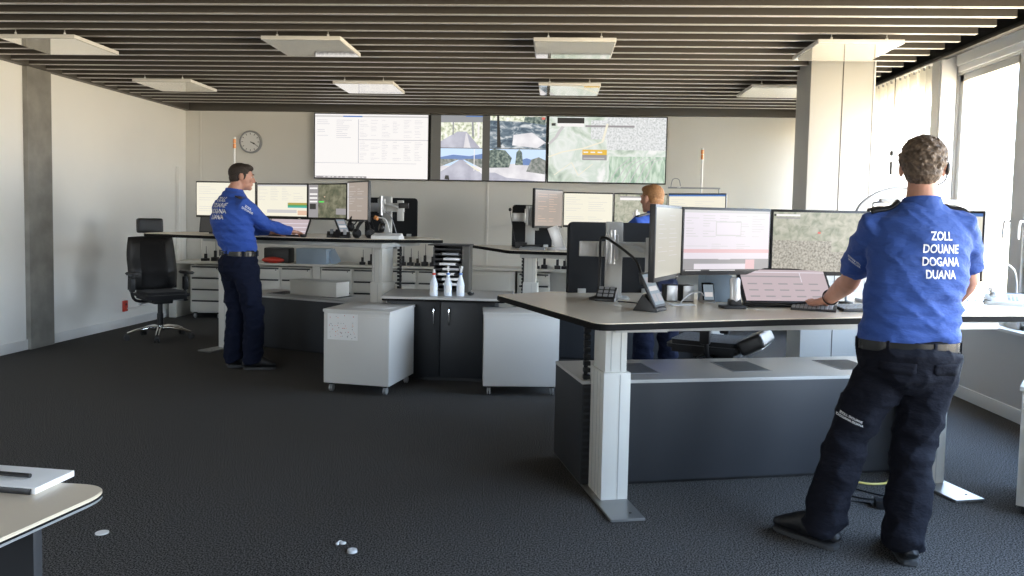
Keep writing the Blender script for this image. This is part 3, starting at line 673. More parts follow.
# lamp bar and arms by window
lb = empty('desk_lamp', (1.85, 4.62, zA), 0, label='slim silver desk lamp bar above monitors right of nearest man', cat='lamp')
g = G(); g.box((0, 0, .01), (.12, .12, .02), 'silver', bev=.004); g.cyl((0, 0, .02), (0, 0, .58), .008, 'silver', seg=12); g.cyl((0, 0, .58), (.02, -.17, .585), .007, 'silver', seg=12); g.build('lamp_pole', lb)
g = G(); g.box((.245, -.17, .588), (.56, .04, .022), 'silver', bev=.006); g.box((.245, -.17, .575), (.52, .025, .004), 'white', bev=0); g.build('lamp_head', lb)
cb = empty('arched_cable', (1.66, 4.36, zA), 0, label='grey spring arm arching up left of nearest man over map monitor', cat='lamp arm')
g = G(); g.tube([(0, .10, .0), (-.02, .06, .35), (0, 0, .53), (.06, 0, .60), (.14, .02, .64), (.26, .06, .66), (.36, .1, .62), (.40, .16, .45)], .0075, 'greyp', n=8); g.build('arm', cb)
g = G(); g.lathe([(.04, 0), (.04, .015), (.012, .02), (.0001, .02)], (0, .10, 0), 'black', 20); g.build('base', cb)
gl_ = empty('gooseneck_lamp', (2.82, 4.86, zA), 0, label='thin bronze gooseneck arching beside the window telephone', cat='microphone')
g = G(); g.tube([(0, 0, .01), (-.015, -.02, .12), (-.08, -.1, .2), (-.25, -.3, .25), (-.42, -.5, .262), (-.55, -.62, .262)], .005, 'greyp', n=8); g.build('neck', gl_)
g = G(); g.lathe([(.03, 0), (.03, .012), (.008, .02), (.0001, .02)], (0, 0, 0), 'black', 20); g.build('base', gl_)

# ---- things on the left desk
zB = 1.18
lp = empty('touch_console', (-2.58, 7.40, zB), R(-8), label='pale pink reclined touch screen beside left man hand', cat='touch screen')
g = G(); g.box((0, 0, 0), (.42, .02, .20), 'black', bev=.005); tb = g.build('display_body', lp); tb.location = (0, .0, .085); tb.rotation_euler = (R(-35), 0, 0)
g = G(); rects(g, .40, .18, [(0, 0, 1, 1, 's_pink'), (0, .2, 1, .25, 's_page'), (0, .45, 1, .5, 's_page'), (0, .7, 1, .74, 's_page')], -.0105); g.build('screen', tb, ang=0)
g = G(); g.box((0, .05, .03), (.3, .03, .06), 'black'); g.build('stand', lp)
tablet(-2.02, 7.30, zB, R(62), .95, 'upright black tablet on stand in middle of left desk')
ml = empty('small_monitor', (-3.42, 7.75, zB), R(5), label='small dark screen low behind the left man back', cat='monitor')
g = G(); g.box((0, 0, .095), (.40, .02, .17), 'black', rot=(R(-14), 0, 0), bev=.004); g.box((0, .03, .01), (.2, .12, .02), 'black'); g.build('housing', ml)
g = G(); rects(g, .38, .15, [(0, 0, 1, 1, 's_dark')], 0); s = g.build('screen', ml, ang=0); s.location = (0, -.0125, .095); s.rotation_euler = (R(-14), 0, 0)
wb = empty('router_box', (-1.56, 7.22, zB), R(-4), label='flat white box on right end of left desk', cat='box')
g = G(); b = wedge(.27, .2, .03, .055); g.put(b, 'white', bev=.004); g.build('box_body', wb)
hd = empty('headset', (-1.73, 7.33, zB), 0, label='black headset leaning with cables on left desk', cat='headset')
g = G(); g.tube([(-.16, 0, .03), (-.14, .0, .12), (-.05, 0, .2), (.05, .02, .2), (.1, .02, .12)], .016, 'black', n=8, seg=10); g.build('headband', hd)
g = G(); g.lathe([(.045, 0), (.05, .02), (.035, .045), (.0001, .045)], (-.17, 0, .04), 'black', 18, (1, -.5, .2)); g.build('ear_cup', hd); g = G(); g.lathe([(.045, 0), (.05, .02), (.035, .045), (.0001, .045)], (.1, .02, .10), 'black', 18, (-1, -.5, .2)); g.build('ear_cup', hd)
g = G(); g.cyl((.02, -.01, .2), (.05, -.02, .19), .02, 'orange', seg=12); g.tube([(.05, -.02, .2), (.13, -.03, .18), (.17, -.03, .06)], .006, 'white', n=6); g.build('microphone_boom', hd)
hd2 = copy_tree(hd); hd2.location = (-1.90, 7.42, zB); hd2.rotation_euler.z = R(150); hd2['label'] = 'second black headset beside upright tablet on left desk'
for x, yy, nm in ((-2.13, 7.33, 'black desk microphone foot left of upright tablet'), (-1.96, 7.18, 'small black charger block right of upright tablet')):
    o = empty('desk_charger', (x, yy, zB), R(10), label=nm, cat='charger')
    g = G(); g.put(wedge(.09, .09, .02, .06), 'black', bev=.004); g.build('charger_body', o)
    g = G(); g.box((.0, -.02, .055), (.03, .02, .05), 'greyp', rot=(R(-20), 0, 0), bev=.004); g.build('handset', o)
mo_ = G(); mo_.ell((-2.36, 7.18, zB + .014), (.03, .045, .016), 'black'); tag(mo_.build('computer_mouse'), 'black computer mouse just right of left man hand', 'mouse')
st = G(); st.tube([(-2.0, 7.66, zB + .12), (-1.85, 7.6, zB + .25), (-1.75, 7.5, zB + .05)], .006, 'black'); st.tube([(-1.72, 7.55, zB + .28), (-1.6, 7.5, zB + .22), (-1.52, 7.45, zB + .03)], .005, 'greyp'); tag(st.build('cable_bundle'), 'loose cables hanging from the rig at right end of left desk', 'cable')
# ---- things on the rear desk
zC = 1.10
mc = empty('gooseneck_microphone', (-.34, 7.75, zC), 0, label='thin gooseneck microphone at left end of rear desk', cat='microphone')
g = G(); g.box((.02, 0, .03), (.12, .1, .06), 'black', bev=.005); g.build('base', mc)
g = G(); g.tube([(-.04, 0, .05), (-.07, 0, .2), (-.10, 0, .37)], .003, 'black'); g.build('neck', mc)
g = G(); g.ell((-.10, 0, .385), (.016, .016, .018), 'black'); g.build('microphone_head', mc)
o = empty('phone_console', (-.20, 7.45, zC), R(-5), label='flat black and grey phone console beside microphone on rear desk', cat='telephone')
g = G(); g.put(wedge(.24, .16, .01, .03), 'greyp', bev=.003); g.build('phone_body', o); g = G(); rings_loft(g, [((-.1, 0, .035), .012), ((-.06, 0, .04), .009), ((.06, 0, .04), .009), ((.1, 0, .035), .012)], 'black', 12); g.build('handset', o)
o = empty('screen_stand', (.03, 7.62, zC), R(-10), label='slanting silver monitor foot on rear desk under brown screen', cat='stand')
g = G(); g.box((0, 0, .11), (.10, .03, .24), 'silver', rot=(0, R(-22), 0), bev=.004); g.build('slanted_post', o); g = G(); g.box((.05, 0, .008), (.26, .18, .014), 'silver', bev=.003); g.build('foot_plate', o)
g = G(); g.lathe([(.035, 0), (.037, .11), (.032, .11), (.031, .006), (.0001, .006)], (.235, 7.55, zC), 'bluebox', 20); tag(g.build('drinking_cup'), 'pale blue cup on rear desk beside slanting foot', 'cup')
# ---- status light poles
for x, yy, z0, z1, lb in ((-3.455, 8.2, zB, 2.21, 'thin white pole with orange lamp top behind left man head'), (1.545, 8.3, zC, 2.175, 'thin white pole with orange lamp top behind rear desk right monitor')):
    o = empty('status_light', (x, yy, z0), 0, label=lb, cat='signal light')
    g = G(); g.cyl((0, 0, 0), (0, 0, z1 - z0 - .12), .011, 'white', seg=14); g.lathe([(.035, 0), (.035, .015), (.011, .02), (.0001, .02)], (0, 0, 0), 'white', 18); g.build('pole', o)
    g = G(); g.cyl((0, 0, z1 - z0 - .12), (0, 0, z1 - z0 - .07), .016, 'orange', seg=14, bev=.003); g.cyl((0, 0, z1 - z0 - .065), (0, 0, z1 - z0 - .02), .016, 'orange', seg=14, bev=.003); g.cyl((0, 0, z1 - z0 - .02), (0, 0, z1 - z0), .015, 'white', seg=14, bev=.003); g.build('lamp', o)
o = empty('desk_lamp', (1.72, 8.25, zC), 0, label='thin grey lamp bar on rear desk above the blue titled screen', cat='lamp')
g = G(); g.cyl((0, 0, 0), (0, 0, .65), .007, 'greyp'); g.lathe([(.04, 0), (.04, .012), (.0001, .012)], (0, 0, 0), 'greyp', 18); g.build('lamp_pole', o)
g = G(); g.box((-.26, 0, .652), (.54, .03, .018), 'greyp', bev=.004); g.tube([(-.50, 0, .66), (-.48, 0, .74), (-.42, 0, .74), (-.40, 0, .67)], .005, 'greyp'); g.ell((-.42, 0, .655), (.03, .02, .012), 'silver'); g.build('lamp_head', o)

# ================================================================== STORAGE
def pedestal(x, y, rz, w, d, h, label, paper=False):
    o = empty('rolling_pedestal', (x, y, 0), rz, label=label, cat='cabinet', group='white rolling pedestals')
    g = G(); g.box((w / 2, d / 2, (.075 + h - .022) / 2), (w - .006, d - .006, h - .022 - .075), 'pedw', bev=.002); g.box((w / 2, .004, .345), (w - .012, .012, h - .13), 'pedw', bev=.002); g.build('carcass', o)
    g = G(); g.box((w / 2, d / 2, h - .011), (w + .008, d + .008, .022), 'pedw', bev=.003); g.build('pedestal_top', o)
    for cx in (.05, w - .05):
        for cy in (.05, d - .05):
            g = G(); g.box((cx, cy, .066), (.035, .035, .018), 'black', bev=.002); g.cyl((cx - .014, cy, .03), (cx - .004, cy, .03), .03, 'silver', seg=18, bev=.004); g.cyl((cx + .004, cy, .03), (cx + .014, cy, .03), .03, 'silver', seg=18, bev=.004); g.box((cx, cy, .045), (.006, .02, .03), 'greyp'); g.build('caster', o)
    return o
p1 = pedestal(-1.79, 5.945, R(-9.5), .555, .56, .66, 'white rolling pedestal with a printed sheet taped to its front')
p2 = pedestal(-.53, 5.99, R(6), .60, .38, .66, 'white rolling pedestal partly hidden behind nearest desk edge')
# sheet taped on, sheet lying on top
sh = empty('taped_sheet', (-1.79, 5.945, 0), R(-9.5), label='white sheet with scattered small marks taped to the pedestal front', cat='paper')
g = G(); g.box((.165, -.0045, .525), (.255, .001, .205), 'paper', bev=0)
rr = random.Random(4)
for k in range(46): g.box((.05 + rr.random() * .23, -.0053, .435 + rr.random() * .18), (rr.uniform(.003, .008), .0005, rr.uniform(.003, .007)), rr.choice(['red', 'greyp', 'black', 'greyp', 's_salmon' if False else 'orange']), bev=0)
g.build('sheet', sh)
g = G(); g.box((0, 0, 0), (.21, .29, .0015), 'paper', bev=0); o = g.build('paper_sheet'); o.location = (-1.42, 6.13, .6615); o.rotation_euler = (0, 0, R(70)); tag(o, 'white sheet lying on top of the pedestal with taped front', 'paper')
# dark double door cabinet with worktop
dc = empty('double_door_cabinet', (-1.40, 6.44, 0), R(.5), label='dark anthracite double door cabinet with laminate top between pedestals', cat='cabinet')
g = G(); g.box((.46, .29, .365), (.92, .52, .67), 'anthd', bev=.002); g.box((.46, .30, .015), (.88, .48, .03), 'black', bev=0); g.build('carcass', dc)
g = G(); g.prism(round_poly([(-.03, -.12), (1.02, -.12), (1.06, .60), (-.06, .60)], .03), .712, .73, 'lamcab', bev=.003); t = g.build('cabinet_top', dc)
g = G(); g.prism(round_poly([(-.02, -.11), (1.01, -.11), (1.05, .59), (-.05, .59)], .03), .694, .7119, 'edge', bev=.003); g.build('edge_band', t)
for k in (0, 1):
    g = G(); g.box((.235 + .45 * k, .022, .365), (.44, .018, .64), 'anthd', bev=.002); d = g.build('door', dc)
    g = G(); hx = .405 if k == 0 else .535
    g.tube([(hx, .016, .63), (hx, -.012, .625), (hx, -.012, .50), (hx, .016, .495)], .005, 'chrome', n=4); g.build('handle', d)
# bottles
def bottle(x, y, rs, label, cap):
    o = empty('spray_bottle', (x, y, .73), rs, label=label, cat='bottle', group='disinfectant bottles on dark cabinet')
    g = G(); g.lathe([(.030, 0), (.034, .005), (.034, .09), (.031, .11), (.022, .14), (.014, .165), (.013, .18), (.0001, .18)], (0, 0, 0), 'bottle', 24); g.box((0, -.033, .06), (.034, .004, .06), 'paper', bev=.001); g.build('bottle_body', o)
    g = G(); g.cyl((0, 0, .178), (0, 0, .196), .0155, cap, seg=16, bev=.002); g.build('collar', o)
    g = G()
    if cap == 'red': g.lathe([(.014, .196), (.012, .21), (.008, .225), (.0001, .225)], (0, 0, 0), 'white', 16)
    else: g.cyl((0, 0, .196), (0, 0, .235), .008, 'white', seg=12); g.box((.0, -.012, .245), (.018, .055, .022), 'white', bev=.005); g.box((0, -.03, .222), (.008, .008, .03), 'white', rot=(R(20), 0, 0), bev=.002)
    g.build('spray_head', o)
M['collarblue'] = mat('blue collar ring', (.12, .25, .6), .4)
bottle(-1.0, 6.46, R(-20), 'white squeeze bottle with red collar ring, leftmost of three', 'red')
bottle(-.885, 6.50, R(10), 'white spray bottle with blue collar, middle of three bottles', 'collarblue')
bottle(-.78, 6.52, R(25), 'white spray bottle with blue collar, rightmost, beside black rack', 'collarblue')
g = G(); g.ell((-.70, 6.60, .745), (.03, .035, .016), 'black'); g.ell((-.69, 6.585, .756), (.01, .01, .006), 'silver'); tag(g.build('small_puck'), 'small black round object on the dark cabinet top right of bottles', 'mouse')
# black tray rack
tr_ = empty('tray_rack', (-.90, 6.86, .73), 0, label='tall black letter tray rack full of papers on the dark cabinet', cat='rack')
g = G(); g.box((.182, .08, .215), (.075, .30, .43), 'fascia', bev=.002); g.box((-.148, .08, .215), (.012, .30, .43), 'black', bev=.001); g.box((0, .23, .215), (.29, .01, .43), 'black', bev=0); g.box((.01, .06, .433), (.44, .36, .010), 'black', bev=.002); tr_.scale = (.84, 1, .97); tr_.location.x = -.925; g.build('frame', tr_)
for k in range(9):
    g = G(); g.box((-.004, .075, .018 + k * .046), (.284, .30, .006), 'black', bev=.001); g.box((-.004, -.078, .026 + k * .046), (.284, .004, .018), 'black', bev=.001); g.build('tray', tr_)
for k, (m, a) in enumerate((('paper', .06), ('paper', .04), ('paper', -.02), ('silver', .05), ('paper', .0), ('paper', .06), ('greyp', .04))):
    g = G(); g.box((a * .7, .045, .030 + k * .046 + .046), (.17, .27, .020), m, bev=.0008); o = g.build('paper_stack'); o.location = (-.93, 6.86, .73 + .0); o.scale = (.84, 1, .97)
    tag(o, 'stack of papers lying in the black letter tray rack', 'paper', 'paper stacks in the letter rack')
# back sideboard
ys = 9.87
g = G(); g.box((-1.02, 10.15, .735), (7.9, .58, .03), 'offwhite', bev=.003); tag(g.build('long_worktop'), 'long off-white worktop along the back wall', 'worktop')
def drawers(x, w, n, label, wheels=True, first=None):
    if first is None:
        o = empty('drawer_cabinet', (0, ys, 0))
        g = G(); g.box((0, .27, .39), (w, .5, .62), 'offwhite', bev=.002); g.build('carcass', o)
        for k in range(n):
            hh = .60 / n
            g = G(); g.box((0, .011, .09 + hh * (k + .5)), (w - .03, .016, hh - .022), 'offwhite', bev=.002); d = g.build('drawer', o)
            g = G(); g.box((0, .006, .09 + hh * (k + 1) - .010), (w - .05, .014, .020), 'black', bev=.001); g.build('grip_slot', d)
        g = G(); g.cyl((w * .36, .001, .66), (w * .36, .004, .66), .008, 'black', seg=10); g.build('lock', o)
        for cx in (-w / 2 + .05, w / 2 - .05):
            g = G(); g.cyl((cx - .012, .05, .032), (cx + .012, .05, .032), .031, 'silver', seg=16, bev=.004); g.box((cx, .05, .07), (.04, .04, .02), 'black'); g.build('caster', o)
    else: o = copy_tree(first)
    o.location = (x, ys, 0); tag(o, label, 'cabinet', 'drawer cabinets under the back worktop'); return o
f = drawers(-4.55, .42, 4, 'four drawer white cabinet on wheels behind black office chair')
xs = [(-3.76, 'right behind the left man hip'), (-3.34, 'just right of the left man'), (-2.81, 'beneath the pale blue box'), (-2.39, 'left of the left desk column'), (-1.96, 'just right of the left desk column'), (-1.54, 'left of the tray rack'), (-.24, 'right of the rear desk left column')]
for x, t in xs: drawers(x, .40, 4, 'white drawer cabinet under back worktop, ' + t, first=f)
for x, wd, t in ((-5.0, .1, 'nearest the left wall'), (-4.12, .22, 'behind left end of left desk'), (-3.075, .10, 'left of the pale blue box'), (-1.27, .08, 'behind the tray rack')):
    g = G(); g.box((x, 10.14, .36), (wd, .52, .72), 'offwhite', bev=.002); tag(g.build('worktop_support'), 'off-white upright support under the back worktop, ' + t, 'support')
bc = empty('wall_cabinet', (-.84, ys, 0), 0, label='wide plain off-white cabinet under back worktop right of tray rack', cat='cabinet')
g = G(); g.box((0, .27, .36), (.72, .5, .70), 'offwhite', bev=.002); g.build('carcass', bc)
g = G(); g.box((-.02, .011, .36), (.62, .016, .62), 'offwhite', bev=.003); g.build('door', bc)
bk = G(); bk.box((-2.1, 10.0, .96), (.01, .01, .01), 'black')
bk.bm.free()
# radios in chargers
rd = None; xs = [-4.62, -4.50, -4.38, -4.27, -2.50, -2.39, -1.96, -1.87, -1.77, -1.68, -1.57, -1.48, -.21, -.11, .06, .15]
for i, x in enumerate(xs):
    if rd is None:
        rd = empty('radio_charger', (0, 0, 0))
        g = G(); g.box((0, 0, .022), (.075, .09, .044), 'black', bev=.006); g.build('charger_base', rd)
        g = G(); g.box((0, .01, .075), (.034, .03, .085), 'black', bev=.005); g.build('radio', rd)
        g = G(); g.cyl((.008, .01, .115), (.008, .01, .24), .0045, 'black', r1=.003, seg=8); g.build('antenna', rd); o = rd
    else: o = copy_tree(rd)
    o.location = (x, 10.02 + (i % 2) * .03, .75); o.rotation_euler.z = R((i * 37) % 25 - 12); o.scale = (1, 1, .82 + .12 * ((i * 7) % 4))
    seg = 'behind the black office chair' if x < -3.9 else 'left of the left desk column' if x < -2.2 else 'between left desk column and tray rack' if x < -.8 else 'beside the rear desk column'
    tag(o, 'black radio with antenna in charger, ' + seg, 'radio', 'radios charging on the back worktop, ' + seg)
bb = empty('blue_crate', (-3.14, 10.02, .75), 0, label='pale blue open box on the back worktop', cat='box')
g = G(); g.box((0, 0, .10), (.40, .3, .2), 'bluebox', bev=.004); g.build('box_body', bb)
g = G(); g.box((.26, -.02, .09), (.13, .006, .19), 'bluebox', rot=(0, R(-28), 0), bev=.002); g.build('open_flap', bb)
bg = empty('black_case', (-3.62, 10.0, .75), 0, label='black bag with red lining on the back worktop behind left man', cat='bag')
g = G(); g.box((0, .03, .10), (.34, .22, .20), 'black', bev=.02); g.build('bag_body', bg)
g = G(); g.ell((-.04, -.09, .04), (.15, .07, .04), 'red'); g.build('red_pouch', bg)
wbx = empty('flat_box', (-2.76, 8.0, .545), R(-21), label='long flat off-white box lying on low cabinet under left desk', cat='box')
g = G(); g.box((.28, .12, .075), (.60, .22, .145), 'offwhite', bev=.003); g.build('box_body', wbx); g = G(); g.box((.28, .12, .15), (.61, .23, .012), 'offwhite', bev=.003); g.build('lid', wbx)

# right hand cabinet at frame edge
rc = empty('drawer_cabinet', (2.275, 3.83, 0), R(-34), label='off-white drawer cabinet cut by the right picture edge', cat='cabinet')
g = G(); g.box((.22, .26, .325), (.44, .5, .55), 'offwhite', bev=.002); g.build('carcass', rc)
g = G(); g.box((.22, .26, .625), (.46, .52, .022), 'offwhite', bev=.003); g.build('cabinet_top', rc)
g = G(); g.box((.22, .27, .026), (.40, .44, .05), 'black'); g.build('plinth', rc)
for k in range(4):
    g = G(); g.box((.23, .002, .115 + .133 * k), (.40, .018, .112), 'offwhite', bev=.002); d = g.build('drawer', rc)
    g = G(); g.box((.23, .0, .178 + .133 * k), (.38, .016, .014), 'black', bev=.001); g.build('grip_slot', d)

# wall socket
sk = empty('wall_socket', (xl(8.98), 8.98, .25), 0, label='small red wall socket low on the left wall', cat='socket')
g = G(); g.box((.012, 0, 0), (.024, .085, .13), 'red', bev=.004); g.build('cover', sk); g = G(); g.cyl((.024, 0, .02), (.027, 0, .02), .014, 'black'); g.build('outlet', sk)
g = G(); g.tube([(xl(9) + .02, 9.0, .22), (xl(9.2) + .03, 9.2, .21), (xl(9.5) + .02, 9.5, .22), (xl(9.8) + .03, 9.8, .22)], .005, 'white'); tag(g.build('wall_cable'), 'white cable running along the left wall from red socket', 'cable')
g = G(); g.box((xl(10.2) + .03, 10.2, 1.0), (.045, .06, 2.0), 'wallL', bev=.004); tag(g.build('cable_duct'), 'slim white vertical cable duct in the back left corner', 'duct')

# ================================================================== TABLE AT FRONT LEFT
tb_ = empty('side_table', (-1.5, 1.4, 0), 0, label='rounded beige table corner at lower left with booklets on it', cat='table')
pl = round_poly([(-.65, -.75), (.25, -.75), (.475, .365), (-.65, .395)], [.05, .05, .10, .05], 10)
g = G(); g.prism(pl, .732, .74, 'laminate', bev=.002); t = g.build('tabletop', tb_)
g = G(); g.prism(shrink(pl, -.001), .7275, .7319, 'edge', bev=.001); g.build('edge_band', t)
g = G(); g.prism(shrink(pl, .0), .721, .7274, 'greyp', bev=.002); g.build('edge_trim', t)
g = G(); g.box((-.035, .19, .355), (.85, .03, .69), 'anth', bev=.003); g.build('end_panel', tb_)
g = G(); g.box((-.5, -.4, .355), (.03, .5, .69), 'anth', bev=.003); g.build('side_board', tb_)
bkk = empty('booklet', (-1.355, 1.765, .74), R(-5), label='white ring booklet with black spine on corner table', cat='booklet')
g = G(); g.box((0, 0, .008), (.36, .13, .015), 'paper', bev=.001); g.build('pages', bkk)
g = G(); g.box((-.004, -.067, .007), (.35, .005, .013), 'black', bev=.001); g.build('spine', bkk)
pn = G(); pn.cyl((-1.52, 1.775, .7625), (-1.235, 1.745, .7625), .0055, 'black', seg=10); pn.cyl((-1.39, 1.762, .7625), (-1.50, 1.773, .7625), .0068, 'black', seg=10); tag(pn.build('ballpoint_pen'), 'black pen lying on the white booklet', 'pen')
# litter on floor
g = G(); g.lathe([(.028, 0), (.028, .003), (.0001, .004)], (-1.925, 3.172, .001), 'paper', 18); o = g.build('paper_disc'); tag(o, 'small white disc lying on the carpet near the corner table', 'litter')
M['clear'] = mat('clear plastic', (.75, .76, .76), .15, spec=.8)
for (x, yy, a, lb) in ((-.874, 3.161, 20, 'small crumpled clear plastic scrap on the carpet, farther one'), (-.806, 3.099, -10, 'small clear plastic cap on the carpet, nearer one')):
    g = G()
    if a > 0:
        g.ell((-.012, 0, .006), (.008, .01, .006), 'clear'); g.ell((.012, 0, .006), (.014, .012, .006), 'clear'); g.tube([(-.012, .005, .006), (0, .01, .012), (.012, .005, .008)], .004, 'clear')
    else: g.lathe([(.022, 0), (.020, .010), (.010, .013), (.0001, .009)], (0, 0, 0), 'clear', 18)
    o = g.build('plastic_scrap'); o.location = (x, yy, .001); o.rotation_euler.z = R(a); tag(o, lb, 'litter')
# floor cables by nearest man
g = G(); g.tube([(1.42, 3.92, .006), (1.55, 3.93, .006), (1.62, 3.90, .006)], .004, 'black'); g.tube([(1.50, 4.04, .006), (1.6, 3.98, .006), (1.7, 3.95, .006), (1.66, 3.90, .006)], .004, 'black'); g.tube([(1.56, 4.18, .008), (1.7, 4.05, .006), (1.85, 3.98, .006)], .004, 'black'); tag(g.build('floor_cable'), 'black cables lying on the carpet behind nearest man legs', 'cable')
M['yel'] = mat('yellow cable', (.7, .6, .18), .5)
g = G(); g.tube([(1.68, 4.22, .008), (1.74, 4.20, .008), (1.82, 4.22, .008), (1.86, 4.27, .008)], .006, 'yel'); tag(g.build('yellow_cable'), 'short yellow cable on the carpet before the low cabinet', 'cable')
g = G(); g.box((1.70, 3.86, .021), (.15, .07, .04), 'black', rot=(0, 0, R(-12)), bev=.006); tag(g.build('power_adapter'), 'black power adapter block on the carpet between nearest man feet', 'adapter')

# ================================================================== OFFICE CHAIRS
def office_chair(loc, rz, label, seat_z=.50, hide_back=False):
    o = empty('office_chair', loc, rz, label=label, cat='chair')     # faces local -y
    g = G()
    for k in range(5):
        a = R(90 + 72 * k + 10); c, s = cos(a), sin(a)
        rings_loft(g, [((.03 * c, .03 * s, .115), (.028, .024)), ((.12 * c, .12 * s, .125), (.026, .020)), ((.25 * c, .25 * s, .105), (.022, .014)), ((.335 * c, .335 * s, .078), (.018, .010))], 'chrome', 14, ref=(-s, c, 0))
    g.cyl((0, 0, .07), (0, 0, .15), .042, 'chrome', seg=24, bev=.005); g.build('star_base', o)
    for k in range(5):
        a = R(90 + 72 * k + 10); c, s = cos(a), sin(a); x, y = .34 * c, .34 * s
        g = G(); t = V((-s, c, 0))
        for d in (-.017, .017): p = V((x, y, .031)) + t * d; g.cyl(p - t * .009, p + t * .009, .030, 'black', seg=18, bev=.004)
        g.box((x, y, .052), (.04, .04, .03), 'black', rot=(0, 0, a), bev=.008); g.build('caster', o)
    g = G(); g.cyl((0, 0, .14), (0, 0, seat_z - .09), .026, 'black', seg=18); g.cyl((0, 0, .14), (0, 0, .28), .033, 'black', seg=18, bev=.004); g.build('gas_lift', o)
    g = G(); g.box((0, .03, seat_z - .085), (.20, .28, .05), 'black', bev=.012); g.cyl((.1, -.03, seat_z - .08), (.25, -.05, seat_z - .085), .008, 'steel', seg=10); g.ell((.26, -.05, seat_z - .085), (.03, .014, .012), 'black'); g.cyl((-.1, -.03, seat_z - .08), (-.22, -.05, seat_z - .10), .008, 'steel', seg=10); g.ell((-.23, -.05, seat_z - .1), (.02, .014, .014), 'silver'); g.build('tilt_mechanism', o)
    g = G(); g.prism(round_poly([(-.245, -.27), (.245, -.27), (.225, .23), (-.225, .23)], .09, 8), seat_z - .055, seat_z + .03, 'fabric', bev=.03, seg=4); g.build('seat', o)
    for sx in (-1, 1):
        g = G(); g.tube([(sx * .10, .02, seat_z - .08), (sx * .24, .03, seat_z - .07), (sx * .285, .03, seat_z + .02), (sx * .285, .02, seat_z + .2)], .016, 'black', n=6, seg=10); g.box((sx * .285, .02, seat_z + .10), (.05, .07, .15), 'black', bev=.015)
        a_ = g.build('armrest', o)
        g = G(); g.prism(round_poly([(sx * .285 - .045, -.14), (sx * .285 + .045, -.14), (sx * .285 + .045, .12), (sx * .285 - .045, .12)], .03), seat_z + .205, seat_z + .238, 'leather', bev=.01, seg=3); g.build('arm_pad', a_)
    # backrest: curved cushion
    def cushion(x0, x1, z0, z1, m, depth, yoff, nm, par):
        b = bmesh.new(); nx, nz = 10, 14; fr, bk_ = {}, {}
        for i in range(nx + 1):
            for j in range(nz + 1):
                u, v = i / nx * 2 - 1, j / nz * 2 - 1
                x = (x0 + x1) / 2 + (x1 - x0) / 2 * u * (1 - .10 * max(0, v) ** 2); z = (z0 + z1) / 2 + (z1 - z0) / 2 * v * (1 - .04 * u * u)
                edge = (1 - abs(u) ** 5) * (1 - abs(v) ** 7); edge = max(edge, 0) ** .5
                lum = .035 * math.exp(-((z - seat_z - .22) / .12) ** 2); yb = .22 + .10 * (z - seat_z) - lum - .10 * (1 - (x / .3) ** 2) * .25 + yoff
                fr[i, j] = b.verts.new((x, yb - depth * edge, z)); bk_[i, j] = b.verts.new((x, yb + .5 * depth * edge + .002, z))
        for d_, fl in ((fr, 0), (bk_, 1)):
            for i in range(nx):
                for j in range(nz):
                    q = [d_[i, j], d_[i + 1, j], d_[i + 1, j + 1], d_[i, j + 1]]
                    b.faces.new(q[::-1] if fl else q)
        for i in range(nx):
            b.faces.new([fr[i, 0], bk_[i, 0], bk_[i + 1, 0], fr[i + 1, 0]]); b.faces.new([fr[i + 1, nz], bk_[i + 1, nz], bk_[i, nz], fr[i, nz]])
        for j in range(nz):
            b.faces.new([fr[0, j + 1], bk_[0, j + 1], bk_[0, j], fr[0, j]]); b.faces.new([fr[nx, j], bk_[nx, j], bk_[nx, j + 1], fr[nx, j + 1]])
        g = G(); g.put(b, m); return g.build(nm, par, ang=60)
    top = seat_z + .62
    if not hide_back:
        br = cushion(-.265, .265, seat_z + .02, top, 'leather', .045, 0, 'backrest', o)
        cushion(-.165, .165, seat_z + .04, top - .02, 'fabric', .055, -.012, 'centre_cushion', br)
        g = G(); g.tube([(0, .08, seat_z - .08), (0, .25, seat_z - .05), (0, .29, seat_z + .15), (0, .31, seat_z + .5)], .022, 'black', n=6, seg=10); g.box((0, .335, top + .03), (.05, .015, .18), 'black', bev=.005); g.build('back_support', o)
        g = G(); g.box((0, .29, top + .115), (.28, .075, .165), 'leather', bev=.03, seg=4, rot=(R(-4), 0, 0)); g.build('headrest', o)
    return o
office_chair((-4.30, 8.22, 0), R(48), 'black high back office chair with chrome base by the left wall', .50)
ch2 = office_chair((1.12, 5.42, 0), R(-115), 'black office chair with low tipped back seat behind the nearest desk', .565, True)
g = G(); g.box((.02, .30, .60), (.40, .10, .17), 'leather', rot=(R(-62), 0, 0), bev=.03, seg=4); g.build('backrest', ch2)
g = G(); g.box((.0, .31, .55), (.34, .02, .12), 'silver', rot=(R(-62), 0, 0), bev=.006); g.build('back_shell', ch2)

# ================================================================== PEOPLE
def remesh(g, name, voxel, smooth=3, fac=.5):
    me = bpy.data.meshes.new(name); g.bm.to_mesh(me); g.bm.free()
    o = bpy.data.objects.new(name, me); COL.objects.link(o)
    r = o.modifiers.new('r', 'REMESH'); r.mode = 'VOXEL'; r.voxel_size = voxel
    if smooth:
        s = o.modifiers.new('s', 'SMOOTH'); s.iterations = smooth; s.factor = fac
    dg = bpy.context.evaluated_depsgraph_get(); dg.update()
    m2 = bpy.data.meshes.new_from_object(o.evaluated_get(dg))
    bpy.data.objects.remove(o); bpy.data.meshes.remove(me)
    m2.name = name
    for p in m2.polygons: p.use_smooth = True
    return m2
def finish(me, name, mats, parent, disp=None):
    me.materials.clear()
    for m in (mats if isinstance(mats, list) else [mats]): me.materials.append(M[m])
    if disp:
        nn = [v.normal.copy() for v in me.vertices]
        for v, n_ in zip(me.vertices, nn): v.co += n_ * disp(v.co, n_)
        me.update()
    o = bpy.data.objects.new(name, me); COL.objects.link(o); o.parent = parent
    return o
